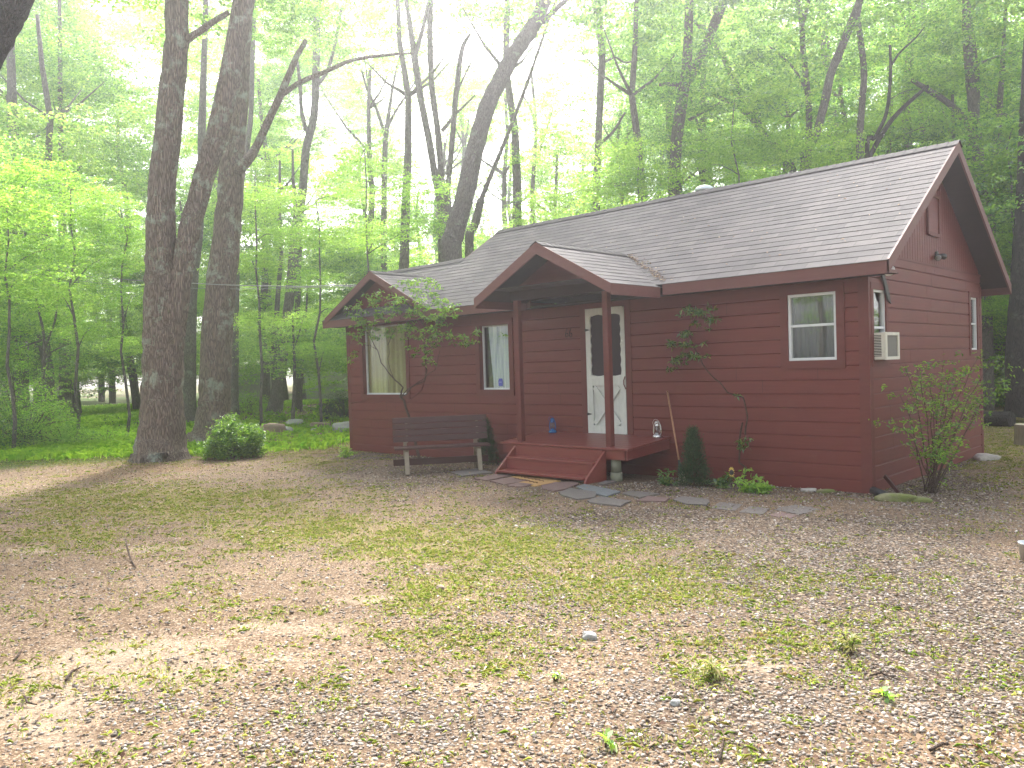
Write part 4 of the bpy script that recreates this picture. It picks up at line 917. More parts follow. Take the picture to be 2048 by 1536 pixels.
# ================================================================== PLANTS
def wobble(P, amp, n=3, seed=0):
    rr = np.random.default_rng(seed); out = [P[0]]
    for i in range(len(P)-1):
        for k in range(1, n+1):
            t_ = k/n; q = P[i]*(1-t_)+P[i+1]*t_
            if k < n: q = q+rr.normal(size=3)*amp
            out.append(q)
    return out
def leaf_cloud(name, centres, rad, per, L, Wd, mt, parent, droop=.2, flat=.6, whorl=False, seed=0):
    rr = np.random.default_rng(seed); C = np.repeat(np.array(centres, float), per, 0); n = len(C); r = np.repeat(np.broadcast_to(rad, (len(centres),)), per)
    off = rr.normal(size=(n, 3))*np.stack([r, r, r*flat], -1)*.55; C2 = C+off
    if whorl: A = unit(off*[1, 1, .35]+rr.normal(size=(n, 3))*.02)+np.array([0, 0, -droop]); C2 = C+off*.35
    else: A = unit(rr.normal(size=(n, 3))*[1, 1, .5])+np.array([0, 0, -droop])
    Nn = np.array([0, 0, 1.])+rr.normal(size=(n, 3))*.45
    me = leaves_mesh(name, C2, A, Nn, rr.uniform(L*.65, L*1.25, n), rr.uniform(Wd*.7, Wd*1.2, n)); return link(name, me, mt, parent)
# rhododendron-like small tree over the bench
yy = -.42
t = thing('ornamental_tree', 'small crooked leafy tree leaning over the bench against the front wall', 'tree', (on(1, -.55, 838, 945)[0], -.55, .02))
def pl(pts, y=yy): return [np.array(on(1, y, *q)) for q in pts]
mb = MB(); base = np.array(on(1, -.55, 840, 935)); base[2] = 0
mb.tube(wobble([base]+pl([(822, 850), (808, 800), (800, 792)]), .006), [.028]*4+[.022]*6, 8)
for pts, r0 in (([(800, 794), (806, 775), (790, 760), (770, 735), (755, 700), (738, 668), (725, 650)], .017), ([(800, 794), (830, 770), (850, 760), (852, 735), (848, 690), (850, 655)], .014),
                ([(805, 790), (835, 765), (870, 740), (880, 700)], .010), ([(790, 762), (778, 730), (776, 690)], .008), ([(755, 700), (740, 690), (728, 690)], .007), ([(848, 700), (865, 660), (880, 625)], .008),
                ([(850, 655), (830, 620), (800, 595)], .009), ([(776, 690), (800, 640), (815, 600)], .007), ([(850, 690), (900, 680), (935, 690)], .006)):
    P = wobble(pl(pts), .012, 3, len(pts)); mb.tube(P, list(np.linspace(r0, r0*.35, len(P))), 6)
mb.build('trunk', 'bark_twig', t, True)
cl = []
for (px, py, rx, ry, n) in ((765, 600, 55, 22, 26), (800, 625, 60, 26, 34), (835, 580, 32, 22, 14), (870, 600, 40, 26, 16), (720, 640, 40, 16, 16), (730, 665, 34, 20, 16), (850, 650, 60, 22, 22), (880, 640, 34, 20, 12), (800, 665, 50, 26, 16), (900, 680, 45, 14, 14), (855, 705, 40, 16, 8), (840, 720, 30, 14, 4), (708, 610, 20, 14, 6), (935, 685, 22, 10, 5), (820, 575, 22, 14, 8), (712, 700, 16, 22, 5), (880, 570, 18, 8, 3), (900, 615, 20, 10, 5)):
    for _ in range(n): cl.append(on(1, R_.uniform(-.72, -.30), px+R_.gauss(0, rx*.55), py+R_.gauss(0, ry*.55)))
leaf_cloud('foliage', cl, .085, 14, .085, .030, 'leaf_bush', t, .12, .5, True, 3)
# espaliered sapling on the right wall
t = thing('sapling', 'spindly bent sapling with a leafy top in front of the blank red wall', 'sapling', (on(1, -.25, 1482, 950)[0], -.25, .02))
mb = MB(); b0_ = on(1, -.25, 1488, 965); b0_[2] = 0
P = wobble([b0_]+pl([(1492, 935), (1478, 925), (1479, 880), (1485, 845)], -.22), .004, 2); mb.tube(P, [.012]*len(P), 7)
P = wobble(pl([(1490, 870), (1495, 835), (1488, 800), (1486, 795), (1455, 785), (1440, 765), (1420, 748), (1405, 728), (1400, 715), (1385, 690), (1378, 660), (1385, 640)], -.2), .004, 2, 5); mb.tube(P, list(np.linspace(.011, .004, len(P))), 7)
mb.build('trunk', 'bark_twig', t, True); cl = []
for (px, py, rx, ry, n) in ((1378, 622, 20, 8, 12), (1408, 622, 12, 9, 9), (1420, 640, 10, 6, 6), (1370, 668, 26, 5, 8), (1368, 690, 24, 7, 12), (1352, 722, 14, 8, 9), (1385, 712, 20, 5, 9), (1340, 740, 8, 5, 3), (1405, 650, 20, 10, 3), (1400, 715, 12, 6, 4), (1345, 688, 12, 6, 3)):
    for _ in range(n): cl.append(on(1, R_.uniform(-.34, -.12), px+R_.gauss(0, rx*.5), py+R_.gauss(0, ry*.5)))
for (px, py, n) in ((1490, 884, 7), (1468, 797, 1)):
    for _ in range(n): cl.append(on(1, -.25, px+R_.gauss(0, 8), py+R_.gauss(0, 5)))
leaf_cloud('foliage', cl, .05, 10, .075, .024, 'leaf_glossy', t, .1, .5, True, 4)
def weed(px, py, size, label, mt='leaf_bright', n=14, L=.09, W=.03, name='low_plant', z=.03, flat=.5, per=14):
    c = G(px, py, z); g_ = ghs(c[0], c[1]); t = thing(name, label, 'plant', (c[0], c[1], g_)); cl = [(c[0]+R_.gauss(0, size*.5), c[1]+R_.gauss(0, size*.4), g_+abs(R_.gauss(0, size*.45))+.02) for _ in range(n)]
    mb = MB()
    for q in cl[:8]: mb.tube([(c[0], c[1], g_-.01), q], [.004, .0025], 5)
    mb.build('stems', 'bark_twig', t); leaf_cloud('foliage', cl, size*.35, per, L, W, mt, t, -.1, flat, False, int(px)); return t
weed(1500, 985, .16, 'leafy green plant at the foot of the bent sapling', n=20, L=.08, W=.03); weed(1525, 987, .12, 'low green plant right of the sapling base', n=12)
weed(1445, 975, .13, 'dark low plant behind the sunflower ornament', 'leaf_glossy'); weed(1335, 972, .12, 'scrappy low plant in the shade beneath the deck corner', 'leaf_glossy', 10)
weed(1110, 1372, .03, 'small green seedling in the gravel, lower centre', n=4, L=.03, W=.014, per=6); weed(1210, 1500, .03, 'two-leaved green seedling at the bottom edge', n=3, L=.06, W=.028, per=4)
weed(1770, 1392, .03, 'bright green broadleaf weed on the dark gravel, lower right', n=4, L=.05, W=.03, per=4); weed(1700, 1300, .06, 'tuft of weed growing in the gravel right of the sandy patch', 'grass_blade', n=8, L=.06, W=.012)
weed(1430, 1360, .05, 'small grassy tuft on the sandy patch', 'grass_blade', n=8, L=.06, W=.01); weed(690, 915, .15, 'low leafy weed at the left base corner of the cabin', n=10)
# conical arborvitae
def arbor(px, py, h, r, label, dense=300):
    c = G(px, py, .03); g_ = ghs(c[0], c[1]); t = thing('arborvitae', label, 'shrub', (c[0], c[1], g_), 'young arborvitae by the porch'); n = dense
    MB().tube([(c[0], c[1], g_), (c[0], c[1], g_+h*.9)], [.012, .004], 6).build('trunk', 'bark_twig', t)
    rr = np.random.default_rng(int(px)); zt_ = rr.random(n)**1.2; rad = r*(1-zt_**1.4)*np.sqrt(rr.random(n))*(.85+.3*rr.random(n)); an = rr.uniform(0, 6.28, n)
    cl = np.stack([c[0]+rad*np.cos(an), c[1]+rad*np.sin(an), g_+.03+zt_*h*.95], -1)
    C = np.repeat(cl, 26, 0)+rr.normal(size=(n*26, 3))*[.03, .03, .03]; A = np.stack([np.repeat(np.cos(an), 26), np.repeat(np.sin(an), 26), np.full(n*26, 1.1)], -1)+rr.normal(size=(n*26, 3))*.45
    link('foliage', leaves_mesh('foliage', C, A, rr.normal(size=(n*26, 3)), rr.uniform(.02, .05, n*26), rr.uniform(.005, .010, n*26)), 'leaf_conifer', t)
arbor(1388, 972, .74, .21, 'dark conical arborvitae in front of the wall right of the porch', 340); arbor(974, 926, .74, .19, 'narrow arborvitae squeezed between the bench and the steps', 320)
# round evergreen bush by the oaks
c = G(470, 915, .0); t = thing('round_bush', 'rounded glossy green bush at the foot of the two big oaks', 'bush', (c[0], c[1], ghs(c[0], c[1]))); cl = []
mb = MB()
for i in range(46):
    an = R_.uniform(0, 6.28); el_ = R_.uniform(.1, 1.4); rr_ = R_.uniform(.7, 1.0); q = np.array([c[0]+.66*rr_*math.cos(an)*math.cos(el_), c[1]+.66*rr_*math.sin(an)*math.cos(el_), .05+.66*rr_*math.sin(el_)])
    mb.tube([np.array([c[0], c[1], 0.]), (np.array([c[0], c[1], 0])+q)/2+np.array([0, 0, .06]), q], [.012, .008, .003], 5)
mb.build('stems', 'bark_twig', t)
for i in range(520):
    d_ = unit(rng.normal(size=3)); d_[2] = abs(d_[2]); k_ = rng.uniform(.55, 1.0); q = d_*k_*np.array([.60, .60, .70])*(1+.22*math.sin(d_[0]*5+d_[1]*4)*math.cos(d_[2]*4)); cl.append((c[0]+q[0], c[1]+q[1], .05+q[2]))
leaf_cloud('foliage', cl, .10, 17, .075, .032, 'leaf_bush', t, -.15, .8, False, 8)
# airy shrub by the right wall
c = G(1858, 985, .0); t = thing('airy_shrub', 'tall open shrub with thin red-brown stems beside the cabin side wall', 'shrub', (c[0], c[1], 0)); mb = MB(); cl = []
dep = float((c-CC)@_F); rr = random.Random(5)
tips = [(1835, 730, 1.0), (1800, 790, .95), (1788, 850, .95), (1860, 760, 1.02), (1900, 740, 1.05), (1960, 690+20, 1.1), (1990, 720, 1.1), (1930, 800, 1.0), (1905, 870, .98), (1945, 830, 1.06), (2010, 760, 1.12), (1870, 800, 1.0), (1890, 720, 1.05), (1930, 745, 1.08), (1840, 900, .98), (1880, 910, .97), (2030, 740, 1.14), (1975, 790, 1.1), (1812, 740, .98)]
for i, (px, py, kd) in enumerate(tips):
    e = atd(px, py, dep*kd+rr.uniform(-.1, .15)); e[0] = max(e[0], .12) ; s0_ = c+np.array([rr.uniform(-.09, .09), rr.uniform(-.09, .09), 0]); mid = s0_*.45+e*.55+np.array([0, 0, .22]); mid[0] = max(mid[0], .14)
    P = [s0_+(mid-s0_)*t_*1.0 for t_ in (0, .33, .66)]+[mid, mid*.5+e*.5+np.array([0, 0, .03]), e]; P = wobble(P, .008, 2, i); mb.tube(P, list(np.linspace(.0085, .003, len(P))), 6)
    for q in P[int(len(P)*.62):]:
        for _ in range(3): w0 = q+np.array([rr.gauss(0, .09), rr.gauss(0, .09), rr.gauss(0, .05)]); w0[0] = max(w0[0], .08); cl.append(w0)
mb.build('stems', 'bark_twig', t, True)
for _ in range(40): q = atd(1890+rr.gauss(0, 22), 895+rr.gauss(0, 25), dep+rr.uniform(-.2, .2)); q[0] = max(q[0], .1); cl.append(q)
leaf_cloud('foliage', cl, .06, 7, .06, .024, 'leaf_bush', t, .05, .5, False, 9)
# rambling bushes at the left edge and right edge
def bush(px, py, rad, h, label, mt, n=260, L=.06, W=.026, name='bush', per=22, z=0., flatter=1.0, cat='bush', group=None):
    c = G(px, py, z); g_ = ghs(c[0], c[1]); t = thing(name, label, cat, (c[0], c[1], g_), group); cl = []; mb = MB()
    for i in range(n):
        an = R_.uniform(0, 6.28); s1 = math.sqrt(R_.random()); zz = R_.random()*h*(1-.6*s1**2)*(1+.3*math.sin(an*3)); q = (c[0]+rad*s1*math.cos(an), c[1]+rad*s1*math.sin(an), g_+zz); cl.append(q)
        if i % 9 == 0: mb.tube([np.array([c[0], c[1], g_-.02]), np.array([c[0]*.4+q[0]*.6, c[1]*.4+q[1]*.6, g_+zz*.8+.1]), np.array(q)], [.014, .009, .004], 5)
    mb.build('stems', 'bark_twig', t); leaf_cloud('foliage', cl, .17, per, L, W, mt, t, .1, .6, False, int(px+py)); return t
bush(45, 896, 1.3, 2.0, 'sprawling bright green bush at the left edge of the lawn', 'leaf_bright', 520, .075, .03)
bush(-60, 905, 1.6, 1.6, 'grey-green bush low at the left edge in front of the bright one', 'leaf_glossy', 420, .07, .028)
bush(130, 892, .9, .5, 'low arching fern-like growth left of the oaks', 'leaf_bright', 160, .08, .025)
bush(210, 886, .8, .4, 'thin low brush between the ferns and the twin oak', 'grass_forest', 110, .09, .02)
bush(690, 838, .9, 1.0, 'dark green bush at the wood edge behind the left cabin corner', 'leaf_conifer', 300, .06, .022)
def place_crown(parent, me, loc, sc, rz=None):
    o = bpy.data.objects.new('crown', me); COL.objects.link(o); o.parent = parent; o.location = tuple(np.array(loc)-np.array(parent.location))
    o.scale = sc if hasattr(sc, '__len__') else (sc,)*3; o.rotation_euler = (0, 0, R_.uniform(0, 6.28) if rz is None else rz); return o
def understorey(px, depth, top, w_, label, clumps):
    c = atd(px, 780, depth); g_ = ghs(c[0], c[1]); zb = (atd(px, top, depth))[2]; mb = MB(); t = thing('understorey_tree', label, 'tree', (c[0], c[1], g_), 'young trees in the understorey')
    P = wobble([np.array([c[0], c[1], g_-.1]), np.array([c[0]+.15, c[1], g_+(zb-g_)*.5]), np.array([c[0], c[1]+.1, zb])], .06, 4, int(px)); mb.tube(P, list(np.linspace(w_, w_*.3, len(P))), 7)
    for (qx, qy, dd, sc) in clumps:
        q = atd(qx, qy, depth+dd); b_ = P[min(len(P)-1, max(2, int((q[2]-.5-g_)/(zb-g_)*len(P))))]; mb.tube(wobble([b_, b_*.4+q*.6+np.array([0, 0, .1]), q], .03, 2), [w_*.4, w_*.3, w_*.25, w_*.2, w_*.12], 5)
    mb.build('trunk', 'bark_grey', t, True)
    for (qx, qy, dd, sc) in clumps: place_crown(t, CLB[R_.randrange(3)], atd(qx, qy, depth+dd), (sc, sc, sc*.75))
def clump(seed, n_sprays=110, per=46, rx=2.6, rz=1.8, L=.12, W=.065, shell=.5):
    rr = np.random.default_rng(seed); d_ = unit(rr.normal(size=(n_sprays, 3))); k_ = shell+(1-shell)*rr.random((n_sprays, 1)); k_ = k_*(1+.25*np.sin(d_[:, :1]*4+seed)*np.cos(d_[:, 1:2]*3))
    cen = d_*k_*[rx, rx, rz]; sr = rr.uniform(.22, .6, n_sprays)
    C = np.repeat(cen, per, 0); r = np.repeat(sr, per)[:, None]; n = len(C); off = rr.normal(size=(n, 3))*[.62, .62, .10]*r
    off[:, 2] -= .25*np.hypot(off[:, 0], off[:, 1]); C = C+off
    A = unit(rr.normal(size=(n, 3))*[1, 1, .35])+np.array([0, 0, -.25]); Nn = np.array([0, 0, 1.])+rr.normal(size=(n, 3))*.5
    return leaves_mesh('crown_clump', C, A, Nn, rr.uniform(L*.6, L*1.3, n), rr.uniform(W*.6, W*1.3, n))
def bright(i):
    me = clump(300+i, 100, 40, 2.4, 1.2, .13, .065, .3); me.materials.append(MATS['leaf_bright']); return me
CLB = [bright(i) for i in range(3)]
understorey(20, 19, 420, .05, 'young tree with bright leaves at the far left edge, above the sprawling bush', [(0, 420, 0, .7), (70, 350, 1, .6), (30, 560, -.5, .55), (90, 500, .5, .5)])
understorey(150, 21, 380, .05, 'young bright-leaved tree midway between the left edge and the twin oak', [(150, 430, 0, .6), (200, 520, .5, .55), (120, 590, 0, .5), (210, 400, 1, .5), (180, 660, .3, .4)])
understorey(248, 22, 420, .045, 'young leafy tree directly behind the left side of the twin oak', [(240, 470, 0, .5), (265, 590, 0, .45), (245, 690, .5, .4)])
understorey(520, 24, 350, .05, 'young leafy tree between the second oak and the leaning slender tree', [(525, 400, 0, .6), (500, 520, 0, .5), (545, 470, 1, .5), (515, 640, 0, .4)])
understorey(640, 25, 400, .05, 'young leafy tree just left of the cabin small gable', [(640, 470, 0, .6), (680, 400, 1, .6), (620, 560, 0, .5), (670, 620, .5, .45), (650, 700, 0, .4)])
understorey(740, 23, 300, .045, 'bright young tree rising behind the left end of the cabin roof', [(760, 470, 0, .6), (820, 380, 0, .6), (720, 330, 1, .5), (850, 450, 0, .5)])
understorey(1290, 22, 300, .045, 'young tree with bright leaves behind the roof left of the vent pipe', [(1280, 360, 0, .5), (1180, 380, 0, .4), (1090, 400, 1, .45), (1240, 300, 1, .4)])
understorey(1480, 22, 200, .045, 'young tree with bright leaves behind the roof right of the vent pipe', [(1470, 290, 0, .6), (1530, 200, 0, .5), (1420, 330, 1, .5), (1560, 290, .5, .5)])
understorey(1790, 23, 200, .045, 'young tree showing over the right part of the ridge', [(1780, 240, 0, .5), (1840, 180, 1, .5), (1720, 260, 0, .4), (1880, 250, 0, .4)])
understorey(2020, 21, 300, .05, 'young leafy tree at the right edge behind the cabin gable', [(2020, 330, 0, .6), (2040, 480, 0, .6), (1990, 480, 1, .5), (2030, 250, 0, .5), (2010, 610, 0, .4)])
bush(2030, 815, 1.1, 1.3, 'pale-leaved shrub at the edge of the woods right of the cabin', 'leaf_glossy', 420, .07, .03, z=0)
bush(490, 838, .9, .9, 'fine-leaved green bush in the woods right of the second oak', 'leaf_bright', 260, .08, .02)
# ================================================================== TREES
CL = [clump(100+i) for i in range(5)]
CLF = [clump(200+i, 90, 40, 2.6, 1.5, .15, .08, .35) for i in range(3)]
for me in CL+CLF: me.materials.append(MATS['leaf_forest'])
def catmull(P, Rr, n):
    A = [2*P[0]-P[1]]+list(P)+[2*P[-1]-P[-2]]; out = []; ro = []
    for i in range(len(P)-1):
        p0, p1, p2, p3 = A[i:i+4]
        for k in range(n):
            t = k/n; out.append(.5*((2*p1)+(p2-p0)*t+(2*p0-5*p1+4*p2-p3)*t*t+(3*p1-p0-3*p2+p3)*t**3)); ro.append(Rr[i]*(1-t)+Rr[i+1]*t)
    return out+[P[-1]], ro+[Rr[-1]]
def tree(label, depth, stems, bark_='bark_grey', crowns=(), name='tree', group='trees around the cabin', base=None, flare=1.0, extra=6, wob=.02, seed=0, top=True, n=10, lob=0):
    """stems: list of pixel polylines [(x,y,width_px[,ddepth])...] listed from low to high; the first one starts at the root"""
    mb = MB(); f0 = stems[0][0]; p0 = atd(f0[0], f0[1], depth)
    if base is None: gx_, gy_ = p0[0], p0[1]
    else: bq = atd(base[0], base[1], depth); gx_, gy_ = bq[0], bq[1]
    g_ = ghs(gx_, gy_); t = thing(name, label, 'tree', (gx_, gy_, g_), group)
    for si, st in enumerate(stems):
        P = []; Rr = []
        for q in st:
            dd = depth+(q[3] if len(q) > 3 else 0); P.append(atd(q[0], q[1], dd)); Rr.append(q[2]*dd/CF/2)
        if si == 0 and P[0][2] > g_+.3: P = [np.array([gx_, gy_, g_-.1])]+P; Rr = [Rr[0]*1.35*flare]+Rr
        elif si == 0: P = [P[0]+np.array([0, 0, -.15])]+P; Rr = [Rr[0]*1.05]+Rr
        if 'broken stub' not in label and ((si == 0 and st[-1][2] >= 7) or st[-1][1] <= 12):
            d_ = unit(P[-1]-P[-2]); P.append(P[-1]+d_*extra*.5); Rr.append(Rr[-1]*.8); P.append(P[-1]+d_*extra*.5+np.array([0, 0, .4])); Rr.append(Rr[-1]*.4)
        P2, R2 = catmull(P, Rr, 5); rr_ = np.random.default_rng(seed+si); P2 = [q+rr_.normal(size=3)*wob*.25*max(Rr)*(0 < i_ < len(P2)-1) for i_, q in enumerate(P2)]; mb.tube(P2, R2, n if si == 0 else 8, True, .10, seed+si, lob if si == 0 else 0)
    tr = mb.build('trunk', bark_, t, True)
    for (px, py, dd, sc, *k_) in crowns:
        pool = CLB if (k_ and k_[0] == 'b') else CL; place_crown(t, pool[R_.randrange(len(pool))], atd(px, py, depth+dd), sc)
    return t
# the two oaks
tree('big twin-trunked oak with lichen patches, nearest the camera left of the cabin', 16.4, [
    [(322, 920, 116), (322, 896, 98), (324, 850, 86), (325, 790, 78), (326, 700, 76), (326, 640, 74), (325, 580, 68), (322, 520, 60), (322, 450, 56), (324, 384, 52), (342, 200, 48), (353, 80, 45), (354, 0, 44)],
    [(335, 760, 50), (342, 690, 54), (352, 610, 50), (366, 530, 45), (381, 450, 43), (400, 384, 42, .1), (450, 200, 43, .2), (488, 0, 44, .3)],
    [(368, 80, 22), (385, 72, 14), (420, 48, 12), (458, 24, 10)]], 'bark_oak',
    [(300, -160, 0, 1.0), (520, -200, 1, 1.1), (100, -220, 2, 1.0)], 'oak_tree', flare=1, wob=.05, seed=3, n=28, extra=9, lob=.14)
tree('second big oak standing just behind the twin-trunked one, with a crooked right limb', 20.0, [
    [(421, 888, 96), (424, 868, 76), (428, 820, 64), (430, 780, 60), (436, 640, 59), (450, 500, 54), (461, 384, 50), (466, 300, 47), (480, 200, 34), (490, 0, 30)],
    [(475, 340, 24, -.2), (495, 320, 20, -.3), (512, 295, 17), (540, 235, 15), (562, 188, 15), (590, 120, 12), (612, 80, 9)],
    [(556, 195, 11), (600, 165, 10), (640, 148, 9), (690, 126, 8), (720, 117, 7), (790, 108, 6), (828, 106, 3)]], 'bark_oak',
    [(430, -160, 0, 1.2), (640, -90, 2, 1.0), (620, 60, 3, .55), (540, 40, 1, .45)], 'oak_tree', seed=7, wob=.05, n=26, extra=9, lob=.12)
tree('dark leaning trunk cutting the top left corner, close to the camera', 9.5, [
    [(-420, 900, 130), (-300, 560, 110), (-170, 330, 104), (-60, 120, 100), (-5, 30, 92), (30, -40, 86)]], 'bark_dark', [], 'oak_tree', group='trees around the cabin', seed=9, extra=5, n=18)
